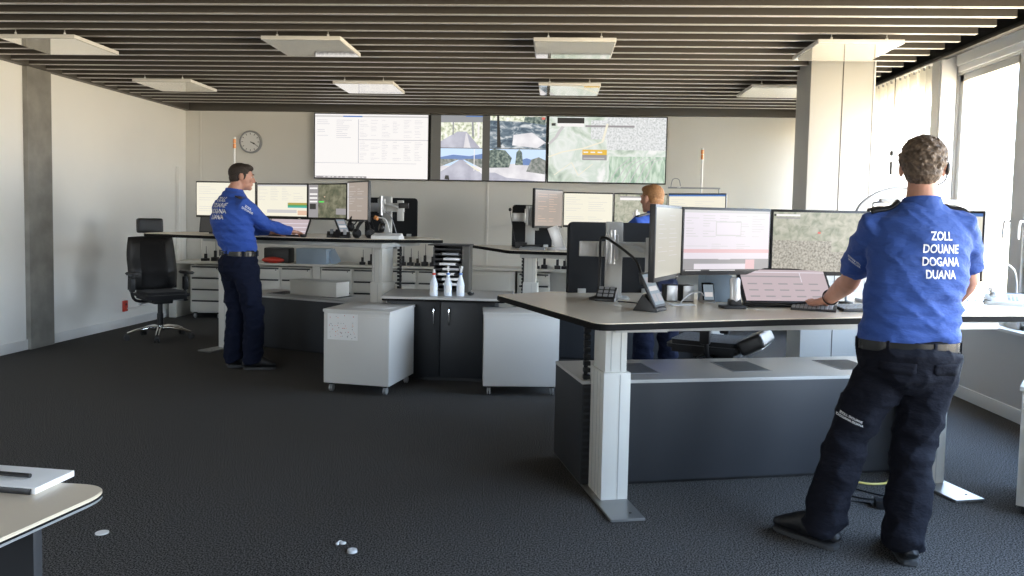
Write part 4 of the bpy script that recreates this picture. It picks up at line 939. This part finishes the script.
def fr(fwd, up=(0, 0, 1)):
    f = V(fwd).normalized(); r = f.cross(V(up)).normalized(); u = r.cross(f)
    return Matrix((r, f, u)).transposed()         # columns right, fwd, up
def finger(g, p, d, n, L, r, curl):
    """3 segment finger from p along d, bending towards -n"""
    pts = [(p - d * .012, r * 1.05), (p, r)]; q = p.copy(); dd = d.copy(); ax = d.cross(n).normalized()
    for k, fk in enumerate((.42, .32, .26)):
        dd = Matrix.Rotation(-curl[k], 3, ax) @ dd
        q = q + dd * L * fk; pts.append((q.copy(), r * (1 - .1 * (k + 1))))
    pts.append((q + dd * r * .5, r * .35))
    rings_loft(g, pts, 'skin', 10)
def hand(g, w, d, n, side, sc=1., curl=(.25, .35, .25)):
    """w wrist, d direction, n back-of-hand normal, side = +1 if thumb lies on n x d side"""
    d = V(d).normalized(); n = (V(n) - d * V(n).dot(d)).normalized(); s = n.cross(d).normalized() * side   # s: thumb side
    w = V(w)
    rings_loft(g, [(w - d * .03 * sc, (.029 * sc, .020 * sc)), (w, (.027 * sc, .018 * sc)), (w + d * .025 * sc, (.034 * sc, .018 * sc)), (w + d * .06 * sc, (.041 * sc, .016 * sc)), (w + d * .088 * sc, (.041 * sc, .013 * sc)), (w + d * .096 * sc, (.034 * sc, .009 * sc))], 'skin', 16, ref=s)
    for k, (o_, L, r) in enumerate(((.031, .072, .0088), (.0105, .080, .0090), (-.0105, .074, .0086), (-.030, .058, .0076))):
        dk = (d + s * (.10 - .07 * k)).normalized()
        finger(g, w + d * .088 * sc + s * o_ * sc, dk, n, L * sc, r * sc, curl)
    t0 = w + d * .03 * sc + s * .028 * sc - n * .004
    td = (d * .75 + s * .62 - n * .2).normalized()
    rings_loft(g, [(t0 - td * .02, .012 * sc), (t0, .0135 * sc), (t0 + td * .035 * sc, .0115 * sc), (t0 + (td * .8 + d * .3) * .062 * sc, .010 * sc), (t0 + (td * .75 + d * .4) * .078 * sc, .004 * sc)], 'skin', 10)
def head(g, c, Fm, s=1.):
    def P(x, y, z): return c + Fm @ V((x, y, z)) * s
    def E(x, y, z, a, b_, d_, rot=None):
        g.ell(P(x, y, z), (a * s, b_ * s, d_ * s), 'skin', rot=(Fm @ rot.to_3x3()) if rot else Fm)
    E(0, -.012, .028, .076, .096, .088)              # cranium
    E(0, .022, .0, .066, .072, .09)                  # face
    E(0, .035, -.055, .052, .055, .055)              # jaw
    E(0, .072, -.088, .024, .022, .02)               # chin
    E(0, .078, .028, .05, .018, .014)                # brow
    E(.034, .072, -.018, .022, .018, .018); E(-.034, .072, -.018, .022, .018, .018)   # cheeks
    rings_loft(g, [(P(0, .080, .020), (.009 * s, .010 * s)), (P(0, .098, -.004), (.011 * s, .012 * s)), (P(0, .110, -.024), (.015 * s, .012 * s)), (P(0, .098, -.036), (.012 * s, .006 * s))], 'skin', 12, ref=Fm @ V((1, 0, 0)))
    E(0, .090, -.052, .022, .010, .006); E(0, .088, -.062, .019, .010, .006)          # lips
    for sx in (-1, 1):                                # ears
        E(sx * .079, -.006, -.004, .009, .020, .032, Matrix.Rotation(sx * R(-14), 4, 'Z'))
        E(sx * .083, -.016, .010, .006, .012, .018)
    return P
def person(name, base, J, label, mats, text=None, sleeves='short', collar=True, vox=(.005, .008, .009), seed=0, hairfn=None, belly=1.):
    o = empty('person', base, 0, label=label, cat='person'); B = V(base)
    J = {k: (V(v) - B if len(v) == 3 else v) for k, v in J.items()}
    shirtm, pantm, hairm = mats
    Fp, Fc, Fh = fr(J['fwd_p']), fr(J['fwd_c']), fr(J['fwd_h'])
    J['fwd_p'], J['fwd_c'], J['fwd_h'] = V(Fp.col[1]), V(Fc.col[1]), V(Fh.col[1])
    # ---- body: one continuous mesh
    g = G()
    head(g, J['head'], Fh, J.get('hs', (1,))[0])
    nb = J['neck']; hc = J['head']
    rings_loft(g, [(nb - V((0, 0, .06)), (.085, .075)), (nb, (.064, .064)), (nb.lerp(hc, .35), (.058, .060)), (nb.lerp(hc, .62) - Fh.col[1] * .012, (.058, .062)), (hc - Fh.col[1] * .02, (.055, .06))], 'skin', 20, ref=Fc.col[0])
    pel, ch = J['pelvis'], J['chest']
    rings_loft(g, [(pel - V((0, 0, .08)), (.12, .09)), (pel, (.135, .10)), (pel.lerp(ch, .5), (.125, .09)), (ch, (.15, .10)), (ch.lerp(nb, .6), (.13, .08)), (nb - V((0, 0, .03)), (.06, .06))], 'skin', 20, ref=Fc.col[0])
    for sd in 'LR':
        sh, el, wr = J['sh' + sd], J['el' + sd], J['wr' + sd]; A_ = J.get('as', (1,))[0]
        rings_loft(g, [(nb.lerp(sh, .3) - V((0, 0, .05)), .05), (sh, .050), (sh.lerp(el, .4), .046), (el, .037 * A_), (el.lerp(wr, .22), .040 * A_), (el.lerp(wr, .6), .033 * A_), (wr, (.027 * A_, .022 * A_))], 'skin', 18)
        n_ = J['n' + sd] if ('n' + sd) in J else (V((0, 0, 1)))
        hd_ = V(J['hd' + sd]); 
        hand(g, wr + (wr - el).normalized() * .012, hd_, J.get('hn' + sd, (0, 0, 1)), J['th' + sd][0], J.get('as', (1,))[0] ** .5, J.get('curl' + sd, (.30, .4, .3)))
        hp, kn, an = J['hp' + sd], J['kn' + sd], J['an' + sd]
        rings_loft(g, [(hp + V((0, 0, .02)), .07), (hp.lerp(kn, .5), .066), (kn, .048), (kn.lerp(an, .35), .048), (an, .036)], 'skin', 16)
    me = remesh(g, 'body', vox[0], 2)
    finish(me, 'body', 'skin', o)
    # eyes + brows
    P = lambda x, y, z: J['head'] + Fh @ V((x, y, z)) * J.get('hs', (1,))[0]
    for sx in (-1, 1):
        g = G(); g.ell(P(sx * .031, .0775, .010), (.0115, .009, .007), 'eye', rot=Fh); g.ell(P(sx * .031, .0875, .010), (.0045, .003, .0045), 'black', rot=Fh); g.build('eye', o)
        g = G(); g.tube([P(sx * .016, .096, .030), P(sx * .034, .094, .036), P(sx * .050, .082, .030)], .0035, hairm); g.build('eyebrow', o)
    # ---- shirt
    g = G(); hw = J['w']      # half widths: hip, waist, chest, shoulder ; half depths
    zz = V((0, 0, 1)); f = Fc.col[1]
    rings = []
    bt = J['belt']
    mid = bt.lerp(ch, .45) - f * J.get('arch', (0.,))[0]
    top = nb - V((0, 0, .045))
    rings = [(bt - zz * .03, (hw[0] * .98, hw[4])), (bt + zz * .03, (hw[0] * 1.02, hw[4] * 1.05)), (mid, (hw[1], hw[5])), (ch - zz * .02, (hw[2], hw[6])), (ch.lerp(top, .5), (hw[2] * 1.0, hw[6] * .95)), (ch.lerp(top, .8), (hw[3] * .8, hw[6] * .72)), (top + zz * .015, (hw[3] * .52, hw[6] * .55)), (top + zz * .04, (.072, .072))]
    rings_loft(g, rings, shirtm, 40, ref=Fc.col[0])
    for sd in 'LR':
        sh, el, wr = J['sh' + sd], J['el' + sd], J['wr' + sd]
        inn = top.lerp(sh, .35) - zz * .035
        if sleeves == 'short':
            e = J['sl'][0]; q = sh.lerp(el, e); dn = (el - sh).normalized()
            rings_loft(g, [(inn, .075), (sh - zz * .012 , (.078, .082)), (sh.lerp(el, .35), (.070, .074)), (q - dn * .03, (.068, .070)), (q, (.066, .068))], shirtm, 24)
        else:
            rings_loft(g, [(inn, .07), (sh - zz * .01, (.076, .080)), (sh.lerp(el, .4), .069), (el, .060), (el.lerp(wr, .4), .056), (el.lerp(wr, .85), .045), (wr - (wr - el).normalized() * .005, .040)], shirtm, 24)
    me = remesh(g, 'shirt', vox[1], 5)
    so = V((seed * 3.1, seed, 0)); tw = Fc.col[0]
    def fold(co, n_):
        h = (co.z - bt.z)
        a = noise.noise(V((co.x * 6 + co.z * 4, co.y * 6, co.z * 24)) + so) * .013 * (1.2 if h < .26 else .45)
        b_ = noise.noise(V(((co.x + co.z * .6) * 14, co.y * 10, (co.z - co.x * .4) * 9)) + so * 2) * .005
        c_ = -(abs(noise.noise(V((co.x * 5, co.y * 5, co.z * 14 + co.x * 10)) + so * 3)) ** .6) * .013
        return a + b_ + c_ + .006
    shirt = finish(me, 'shirt', shirtm, o, fold)
    # ---- trousers
    g = G(); fp = Fp.col[1]
    cr = (J['hpL'] + J['hpR']) / 2
    rings_loft(g, [(bt + zz * .012, (hw[0] * .99, hw[4] * 1.0)), (bt - zz * .05, (hw[0] * 1.03, hw[4] * 1.06)), (bt.lerp(cr, .75) - fp * .018, (hw[0] * 1.06, hw[4] * 1.20)), (cr - zz * .03 - fp * .012, (hw[0] * 1.0, hw[4] * 1.12)), (cr - zz * .10, (hw[0] * .75, hw[4] * .8))], pantm, 36, ref=Fp.col[0])
    for sd in 'LR':
        hp, kn, an = J['hp' + sd], J['kn' + sd], J['an' + sd]
        lw = J['lw']
        rings_loft(g, [(hp + zz * .02, (lw[0] * .95, lw[0])), (hp - zz * .04, (lw[0], lw[0] * 1.08)), (hp.lerp(kn, .5), (lw[1], lw[1] * 1.05)), (kn, (lw[2], lw[2] * 1.02)), (kn.lerp(an, .35), (lw[3], lw[3] * 1.1)), (kn.lerp(an, .75), (lw[3] * .98, lw[3] * 1.05)), (an + zz * .0, (lw[4], lw[4] * 1.15)), (an - zz * .035 + (J['to' + sd] - J['he' + sd]).normalized() * .01, (lw[4] * .98, lw[4] * 1.15))], pantm, 26, ref=Fp.col[0])
        # cargo pocket
        outw = Fp.col[0] * (1 if sd == 'R' else -1)
        pc = hp.lerp(kn, .62) + outw * (lw[1] * .93)
        if 'nocargo' not in J: g.box(tuple(pc - outw * .020), (.03, .15, .18), pantm, rot=(0, 0, math.atan2(outw.y, outw.x)), bev=.01)
    me = remesh(g, 'trousers', vox[2], 5)
    def fold2(co, n_):
        low = 1.6 if co.z + B.z < .25 else 1.
        kz = math.exp(-((co.z - J['knL'].z) / .12) ** 2)
        a = noise.noise(V((co.x * 8, co.y * 8, co.z * 20)) + so) * .008 * (low + kz * .6)
        b_ = -(abs(noise.noise(V((co.x * 6 + co.z * 5, co.y * 6, co.z * 9 - co.x * 8)) + so * 2)) ** .6) * .018
        return a + b_ + .008
    tr = finish(me, 'trousers', pantm, o, fold2)
    # pocket flaps, seams
    # ---- belt
    n = 48; f2 = Fp.col[1]; r2 = Fp.col[0]
    b = bmesh.new(); rr_ = []
    for k in range(n):
        a = 2 * pi * k / n; row = []
        for dz, e in ((-.021, .004), (-.021, .0085), (.021, .0085), (.021, .004)):
            row.append(b.verts.new(bt - zz * .016 + r2 * (hw[0] * 1.035 + e) * cos(a) + f2 * (hw[4] * 1.06 + e) * sin(a) + zz * dz))
        rr_.append(row)
    for k in range(n):
        for j in range(4): b.faces.new((rr_[k][j], rr_[(k + 1) % n][j], rr_[(k + 1) % n][(j + 1) % 4], rr_[k][(j + 1) % 4]))
    bmesh.ops.recalc_face_normals(b, faces=list(b.faces))
    g = G(); g.put(b, 'belt'); be = g.build('belt', o)
    for k in range(7):
        a = 2 * pi * (k + .5) / 7
        p = bt - zz * .018 + r2 * (hw[0] * 1.035 + .0105) * cos(a) + f2 * (hw[4] * 1.06 + .0105) * sin(a)
        g = G(); g.box(tuple(p), (.004, .013, .058), pantm, rot=(0, 0, math.atan2((r2 * cos(a) + f2 * sin(a)).y, (r2 * cos(a) + f2 * sin(a)).x)), bev=.001); g.build('belt_loop', tr)
    # ---- collar
    if collar:
        b = bmesh.new(); n = 36; rr_ = []
        cc = nb - zz * .035
        for k in range(n):
            a = 2 * pi * k / n; dr = r_ = None
            dirv = Fc.col[0] * cos(a) + Fc.col[1] * sin(a); back = .5 - .5 * sin(a)
            row = [b.verts.new(cc + dirv * .070 - zz * .01), b.verts.new(cc + dirv * .066 + zz * (.032 + .018 * back)), b.verts.new(cc + dirv * .074 + zz * (.034 + .018 * back)), b.verts.new(cc + dirv * .096 + zz * (-.012))]
            rr_.append(row)
        for k in range(n):
            for j in range(3): b.faces.new((rr_[k][j], rr_[(k + 1) % n][j], rr_[(k + 1) % n][j + 1], rr_[k][j + 1]))
        bmesh.ops.recalc_face_normals(b, faces=list(b.faces))
        g = G(); g.put(b, shirtm); co_ = g.build('collar', shirt)
    # ---- shoes
    for sd in 'LR':
        he, to = J['he' + sd], J['to' + sd]; d = (to - he); L = d.length; d.normalize()
        g = G(); sdv = V((-d.y, d.x, 0))
        prof = [(-.01, .026, .02), (.03, .042, .055), (.09, .044, .060), (.15, .044, .052), (.20, .048, .040), (.25, .045, .027), (.285, .030, .017), (.297, .01, .006)]
        rings_loft(g, [(he + d * a * L / .297 + zz * (.022 + c_), (b_, c_)) for a, b_, c_ in prof], 'shoe', 20, ref=sdv)
        g.ell(he + d * .060 + zz * .085, (.052, .052, .058), 'shoe'); g.ell(he + d * .12 + zz * .062, (.046, .046, .045), 'shoe')
        s_ = remesh(g, 'shoe', .005, 3); sh_ = finish(s_, 'shoe', 'shoe', o)
        pl = []
        for a, b_ in ((-.010, .0), (-.005, .026), (.01, .036), (.03, .040), (.08, .040), (.14, .041), (.17, .045), (.2, .048), (.25, .045), (.275, .036), (.29, .022), (.299, 0)): pl.append((a, b_))
        outl = [(he + d * a * L / .297 + sdv * b_) for a, b_ in pl] + [(he + d * a * L / .297 - sdv * b_) for a, b_ in pl[-2:0:-1]]
        g = G(); g.prism([(p.x, p.y) for p in outl], 0.001 - B.z, .022, 'sole', bev=.004); g.build('sole', sh_)
    # ---- hair
    g = G()
    if hairfn: hairfn(g, P, Fh, J.get('hs', (1,))[0])
    me = remesh(g, 'hair', .004, 2)
    ha = J.get('hamp', (.004,))[0]
    def hn(co, n_): return (noise.noise(co * 70 + so) * 1.0 + noise.noise(co * 150) * .5) * ha
    finish(me, 'hair', hairm, o, hn)
    return o, shirt, J, Fc, Fh, Fp, P, tr
def print_text(lines, parent, target, origin, right, up, direc, size, spacing, name='lettering', m='letter', bold=.02, lift=.0025, sx=1.):
    """real letters laid onto the cloth"""
    bm0 = bmesh.new(); bm0.from_mesh(target.data); bvh = BVHTree.FromBMesh(bm0); bm0.free()
    right, up, direc = V(right).normalized(), V(up).normalized(), V(direc).normalized()
    for k, ln in enumerate(lines):
        cu = bpy.data.curves.new('t', 'FONT'); cu.body = ln; cu.size = size; cu.align_x = 'CENTER'; cu.offset = bold * size; cu.resolution_u = 3
        to = bpy.data.objects.new('t', cu); COL.objects.link(to)
        dg = bpy.context.evaluated_depsgraph_get(); dg.update()
        me = bpy.data.meshes.new_from_object(to.evaluated_get(dg)); bpy.data.objects.remove(to)
        b = bmesh.new(); b.from_mesh(me); bpy.data.meshes.remove(me)
        bmesh.ops.triangulate(b, faces=list(b.faces))
        for it in range(3):
            es = [e for e in b.edges if e.calc_length() > .012]
            if es: bmesh.ops.subdivide_edges(b, edges=es, cuts=1); bmesh.ops.triangulate(b, faces=list(b.faces))
        for v in b.verts:
            p = V(origin) + right * v.co.x * sx + up * (v.co.y - k * spacing)
            h, nrm, _, _ = bvh.ray_cast(p - direc * .5, direc)
            v.co = (h - direc * lift) if h else p
        g = G(); g.put(b, m)
        for f_ in g.bm.faces: f_.smooth = False
        g.build(name, parent, ang=0)

# ---------- nearest man
def hair_wavy(g, P, Fm, s):
    g.ell(P(0, -.022, .040), (.088 * s, .104 * s, .094 * s), 'hair1', rot=Fm)
    g.ell(P(0, -.055, -.015), (.072 * s, .060 * s, .062 * s), 'hair1', rot=Fm)
    g.ell(P(0, .03, .085), (.068 * s, .07 * s, .045 * s), 'hair1', rot=Fm)
    r = random.Random(3)
    for k in range(260):
        a = r.uniform(0, 2 * pi); e = r.uniform(-.5, 1.4); 
        x, y, z = cos(e) * cos(a), cos(e) * sin(a), sin(e)
        if y > .35 and e < .5: continue
        g.ell(P(x * .087, -.022 + y * .103, .040 + z * .093), (.0095 * s, .0095 * s, .008 * s), 'hair1', sub=1)
J = dict(fwd_p=V((-.02, 1, 0)), fwd_c=V((.02, 1, -.0)), fwd_h=V((.36, .93, 0)),
         head=(1.617, 3.53, 1.653), hs=(1.05,), neck=(1.603, 3.49, 1.515), chest=(1.587, 3.46, 1.30), belt=(1.545, 3.43, .905), pelvis=(1.55, 3.42, .88),
         shL=(1.415, 3.50, 1.395), elL=(1.412, 3.76, 1.13), wrL=(1.41, 4.02, 1.02), hdL=V((-.45, .80, -.30)), thL=(-1,),
         shR=(1.755, 3.47, 1.41), elR=(1.875, 3.60, 1.165), wrR=(1.93, 3.84, 1.03), hdR=V((0, .95, -.1)), thR=(1,),
         hpL=(1.455, 3.43, .80), knL=(1.315, 3.44, .47), anL=(1.20, 3.38, .10), heL=(1.245, 3.335, 0), toL=(1.045, 3.555, 0),
         hpR=(1.635, 3.41, .80), knR=(1.575, 3.39, .46), anR=(1.495, 3.265, .10), heR=(1.500, 3.205, 0), toR=(1.545, 3.495, 0),
         w=(.200, .203, .208, .205, .132, .135, .138), sl=(.80,), lw=(.112, .100, .088, .085, .080), hamp=(.0035,), nocargo=(1,), curlL=(.35, .55, .4), **{'as': (1.22,)})
for k in ('fwd_p', 'fwd_c', 'fwd_h', 'hdL', 'hdR'): J[k] = V(J[k])
base = V((1.42, 3.40, 0))
for k in ('fwd_p', 'fwd_c', 'fwd_h', 'hdL', 'hdR'): J[k] = J[k] + base
# direction vectors are stored offset by the base so the common subtraction leaves them as directions
p1_, sh1, J1, Fc1, Fh1, Fp1, P1, tr1 = person('a', base, J, 'standing person seen from behind in royal blue short sleeved shirt at nearest desk', ('blue', 'navy', 'hair1'), hairfn=hair_wavy, vox=(.0045, .008, .008), seed=1)
o_ = V((1.618, 3.30, 1.388)) - base
print_text(['ZOLL', 'DOUANE', 'DOGANA', 'DUANA'], sh1, sh1, o_ - V((0, 0, .045)), V((.93, -.20, 0)), V((0, 0, 1)), V((.0, 1, 0)), .051, .0535, sx=.72)
# sleeve badge print
print_text(['SCHWEIZER ZOLL', 'DOUANE SUISSE'], sh1, sh1, J1['shL'].lerp(J1['elL'], .60) + V((-.045, -.06, 0)), V((.75, .3, -.35)), V((0, 0, 1)), V((.55, .8, 0)), .013, .014, name='sleeve_print', lift=.0015)
# epaulettes
for sd, sx in (('L', -1), ('R', 1)):
    bm0 = bmesh.new(); bm0.from_mesh(sh1.data); bvh = BVHTree.FromBMesh(bm0); bm0.free()
    a_ = J1['neck'] + Fc1.col[0] * sx * .10; c_ = J1['sh' + sd] + Fc1.col[0] * sx * .028; b = bmesh.new(); rws = []
    for i in range(9):
        q = a_.lerp(c_, i / 8); rw = []
        for j in range(5):
            p = q + Fc1.col[1] * (-.028 + .014 * j); h, nrm, _, _ = bvh.ray_cast(V((p.x, p.y, 2.2)), V((0, 0, -1)))
            h = h if h else p
            rw.append(b.verts.new(h + V((0, 0, .005 if j in (0, 4) else .011))))
        rws.append(rw)
    for i in range(8):
        for j in range(4): b.faces.new((rws[i][j], rws[i + 1][j], rws[i + 1][j + 1], rws[i][j + 1]))
    g = G(); g.put(b, 'black'); e_ = g.build('epaulette', sh1)
    sm = e_.modifiers.new('s', 'SOLIDIFY'); sm.thickness = .009; sm.offset = -.6
# watch strap
def ring(parent, c, d, r, t, m, name):
    d = V(d).normalized(); a = d.orthogonal().normalized(); q = d.cross(a)
    g = G(); rings_loft(g, [(c + (a * cos(2 * pi * k / 24) + q * sin(2 * pi * k / 24)) * r, (t * .35, t)) for k in range(24)], m, 8, closed=True, ref=None)
    return g.build(name, parent)
dW = (J1['wrL'] - J1['elL'])
ring(p1_, J1['wrL'] - dW.normalized() * .022, dW, .0375, .009, 'black', 'wrist_strap')
# ear piece
g = G(); g.ell(P1(.092, -.004, .0), (.012, .024, .030), 'black', rot=Fh1); g.tube([P1(.09, .0, .03), P1(.086, .0, .08), P1(.05, 0, .128)], .004, 'black'); g.tube([P1(.095, .01, -.01), P1(.088, .06, -.05), P1(.05, .1, -.07)], .003, 'black'); g.build('headset', p1_)
# trouser badge
bt1 = J1['hpL'].lerp(J1['knL'], .70)
print_text(['ZOLL DOUANE', 'DOGANA DUANA'], tr1, tr1, bt1 + V((-.075, -.12, .0)), V((.93, 0, -.30)), V((.3, 0, .93)), V((.25, .96, 0)), .0135, .0145, name='trouser_print', lift=.002)
# back pocket flap edges
for sx in (-1, 1):
    bm0 = bmesh.new(); bm0.from_mesh(tr1.data); bvh = BVHTree.FromBMesh(bm0); bm0.free()
    b = bmesh.new(); rws = []
    for i in range(9):
        rw = []
        for j in range(4):
            p = J1['belt'] + V((sx * .10 - .065 + .13 * i / 8, -.4, -.075 - .012 * j - (.012 if 0 < i < 8 else 0) * (j == 3))); h, nrm, _, _ = bvh.ray_cast(p, V((0, 1, 0)))
            rw.append(b.verts.new((h if h else p) - V((0, .004, 0))))
        rws.append(rw)
    for i in range(8):
        for j in range(3): b.faces.new((rws[i][j], rws[i + 1][j], rws[i + 1][j + 1], rws[i][j + 1]))
    g = G(); g.put(b, 'navy'); e_ = g.build('pocket_flap', tr1); sm = e_.modifiers.new('s', 'SOLIDIFY'); sm.thickness = .005; sm.offset = 1

# ---------- left man
def hair_short(m):
    def f(g, P, Fm, s):
        g.ell(P(0, -.020, .036), (.080 * s, .099 * s, .088 * s), m, rot=Fm)
        g.ell(P(0, -.050, -.012), (.070 * s, .058 * s, .058 * s), m, rot=Fm)
        g.ell(P(0, .028, .084), (.062 * s, .062 * s, .036 * s), m, rot=Fm)
        for sx in (-1, 1): g.ell(P(sx * .068, .012, .012), (.012 * s, .016 * s, .034 * s), m, rot=Fm)
    return f
base2 = V((-2.73, 6.78, 0))
fc = V((.66, .75, 0)); fh = V((.90, .43, -.10)); rt = V((.75, -.66, 0))
J = dict(head=(-2.785, 6.77, 1.715), hs=(1.02,), neck=(-2.84, 6.74, 1.60), chest=(-2.865, 6.735, 1.34), belt=(-2.80, 6.75, 1.055), pelvis=(-2.80, 6.75, 1.02),
         shR=(-2.715, 6.62, 1.475), elR=(-2.575, 6.82, 1.29), wrR=(-2.46, 7.12, 1.235), hdR=base2 + V((.45, .8, -.12)), thR=(1,),
         shL=(-2.98, 6.88, 1.475), elL=(-2.90, 7.08, 1.25), wrL=(-2.70, 7.22, 1.222), hdL=base2 + V((.6, .6, -.1)), thL=(-1,),
         hpR=(-2.715, 6.68, .92), knR=(-2.66, 6.72, .52), anR=(-2.66, 6.72, .10), heR=(-2.735, 6.700, 0), toR=(-2.47, 6.775, 0),
         hpL=(-2.875, 6.80, .92), knL=(-2.84, 6.80, .52), anL=(-2.86, 6.78, .10), heL=(-2.915, 6.775, 0), toL=(-2.65, 6.90, 0),
         w=(.185, .20, .22, .21, .135, .155, .170), sl=(.8,), lw=(.112, .098, .088, .084, .082), hamp=(.0015,),
         fwd_p=base2 + V((.62, .78, 0)), fwd_c=base2 + fc, fwd_h=base2 + fh)
p2_, sh2, J2, Fc2, Fh2, Fp2, P2, tr2 = person('b', base2, J, 'standing person at left desk in royal blue long sleeved shirt and navy trousers', ('blue2', 'navy2', 'hair2'), sleeves='long', hairfn=hair_short('hair2'), vox=(.006, .009, .010), seed=2)
ob = J2['chest'] - Fc2.col[1] * .35 + V((0, 0, .155)) + Fc2.col[0] * .045
print_text(['ZOLL', 'DOUANE', 'DOGANA', 'DUANA'], sh2, sh2, ob, Fc2.col[0], V((0, 0, 1)), Fc2.col[1], .056, .052, sx=.8)
print_text(['ZOLL', 'DOUANE'], sh2, sh2, J2['shR'].lerp(J2['elR'], .32) + V((.05, -.2, .02)), V((.6, .5, -.45)), V((.25, .1, .9)), V((-.35, 1, 0)), .026, .026, name='sleeve_print')
g = G(); q = J2['shR'] + V((-.03, .0, .06)); g.box(tuple(q), (.11, .055, .012), 'black', rot=(0, R(14), math.atan2(rt.y, rt.x)), bev=.004); g.build('epaulette', sh2)

# ---------- rear man
base3 = V((.85, 6.52, 0)); fc = V((-.55, .83, 0)); fh = V((-.66, .75, -.05))
rt = V((.83, .55, 0))
J = dict(head=(.812, 6.54, 1.580), hs=(1.0,), neck=(.845, 6.48, 1.475), chest=(.85, 6.48, 1.25), belt=(.85, 6.50, .95), pelvis=(.86, 6.50, .92),
         shR=tuple(V((.85, 6.48, 1.39)) + rt * .18), elR=(.93, 6.86, 1.14), wrR=(.80, 7.10, 1.135), hdR=base3 + V((-.3, .9, -.05)), thR=(1,),
         shL=tuple(V((.85, 6.48, 1.39)) - rt * .18), elL=(.55, 6.70, 1.14), wrL=(.42, 6.93, 1.135), hdL=base3 + V((-.3, .9, -.05)), thL=(-1,),
         hpR=(.955, 6.53, .84), knR=(.975, 6.52, .48), anR=(.99, 6.55, .10), heR=(1.0, 6.50, 0), toR=(.90, 6.76, 0),
         hpL=(.775, 6.47, .84), knL=(.77, 6.46, .48), anL=(.77, 6.49, .10), heL=(.775, 6.43, 0), toL=(.66, 6.69, 0),
         w=(.170, .175, .19, .19, .120, .12, .125), sl=(.8,), lw=(.100, .094, .086, .084, .080), hamp=(.0015,),
         fwd_p=base3 + V((-.3, .95, 0)), fwd_c=base3 + fc, fwd_h=base3 + fh)
p3_, sh3, J3, Fc3, Fh3, Fp3, P3, tr3 = person('c', base3, J, 'person with short ginger hair in royal blue shirt behind black felt screen', ('blue2', 'navy2', 'hair3'), sleeves='short', hairfn=hair_short('hair3'), vox=(.006, .010, .011), seed=3)
g = G(); q = J3['shL'] + V((.02, .0, .055)); g.box(tuple(q), (.12, .05, .012), 'black', rot=(0, R(-12), math.atan2(Fc3.col[0].y, Fc3.col[0].x)), bev=.004); g.build('epaulette', sh3)

# ================================================================== LIGHT
W = bpy.data.worlds.new('World'); S.world = W; W.use_nodes = True
N, L = W.node_tree.nodes, W.node_tree.links
bgn = N['Background']; tc = N.new('ShaderNodeTexCoord'); sp = N.new('ShaderNodeSeparateXYZ'); cr = N.new('ShaderNodeValToRGB')
mr = N.new('ShaderNodeMapRange'); mr.inputs['From Min'].default_value = -1; mr.inputs['From Max'].default_value = 1
L.new(tc.outputs['Generated'], sp.inputs[0]); L.new(sp.outputs['Z'], mr.inputs['Value']); L.new(mr.outputs[0], cr.inputs[0]); L.new(cr.outputs[0], bgn.inputs['Color'])
e = cr.color_ramp.elements
e[0].position = 0; e[0].color = (.62, .51, .35, 1)
e[1].position = 1; e[1].color = (.32, .54, .95, 1)
for p, c in ((.46, (.92, .78, .56)), (.50, (.95, .90, .82)), (.54, (.76, .88, 1.0)), (.70, (.50, .70, 1.0))):
    k = e.new(p); k.color = (*c, 1)
bgn.inputs['Strength'].default_value = 16.5
for a, b_ in fill_bays:
    ld = bpy.data.lights.new('window_portal', 'AREA'); ld.shape = 'RECTANGLE'; ld.size = b_ - a; ld.size_y = 2.0; ld.cycles.is_portal = True
    lo = bpy.data.objects.new('window_portal', ld); COL.objects.link(lo); lo.location = ((a + b_) / 2, YF - .14, 1.655); lo.rotation_euler = (R(90), 0, 0)
for a, b_ in bays:       # portals: they only steer sampling of the sky through each window
    ld = bpy.data.lights.new('window_portal', 'AREA'); ld.shape = 'RECTANGLE'; ld.size = 2.0; ld.size_y = b_ - a; ld.cycles.is_portal = True
    lo = bpy.data.objects.new('window_portal', ld); COL.objects.link(lo); lo.location = (XR + .16, (a + b_) / 2, 1.655); lo.rotation_euler = (0, R(90), 0)

# ================================================================== CAMERA
yaw, pitch, roll = .0581, -.0575, .0198
f = V((-sin(yaw) * cos(pitch), cos(yaw) * cos(pitch), sin(pitch))); r = V((cos(yaw), sin(yaw), 0)); u = r.cross(f)
r2 = r * cos(roll) + u * sin(roll); u2 = u * cos(roll) - r * sin(roll)
cd = bpy.data.cameras.new('camera'); cam = bpy.data.objects.new('camera', cd); COL.objects.link(cam); S.camera = cam
cam.matrix_world = Matrix.Translation((0, 0, 1.4)) @ Matrix((r2, u2, -f)).transposed().to_4x4()
cd.sensor_width = 36; cd.sensor_fit = 'HORIZONTAL'; cd.lens = 772.96 / 1024 * 36; cd.shift_x = (512 - 508.01) / 1024; cd.shift_y = -(288 - 262.45) / 1024; cd.clip_end = 200
S.view_settings.view_transform = 'Standard'; S.view_settings.look = 'None'; S.view_settings.gamma = 1; S.view_settings.exposure = 0.08
S.view_settings.use_curve_mapping = False
S.cycles.use_denoising = True
try: S.cycles.denoiser = 'OPENIMAGEDENOISE'
except Exception: pass
S.cycles.max_bounces = 10; S.cycles.diffuse_bounces = 6; S.cycles.glossy_bounces = 5; S.cycles.transparent_max_bounces = 10
S.cycles.sample_clamp_indirect = 8
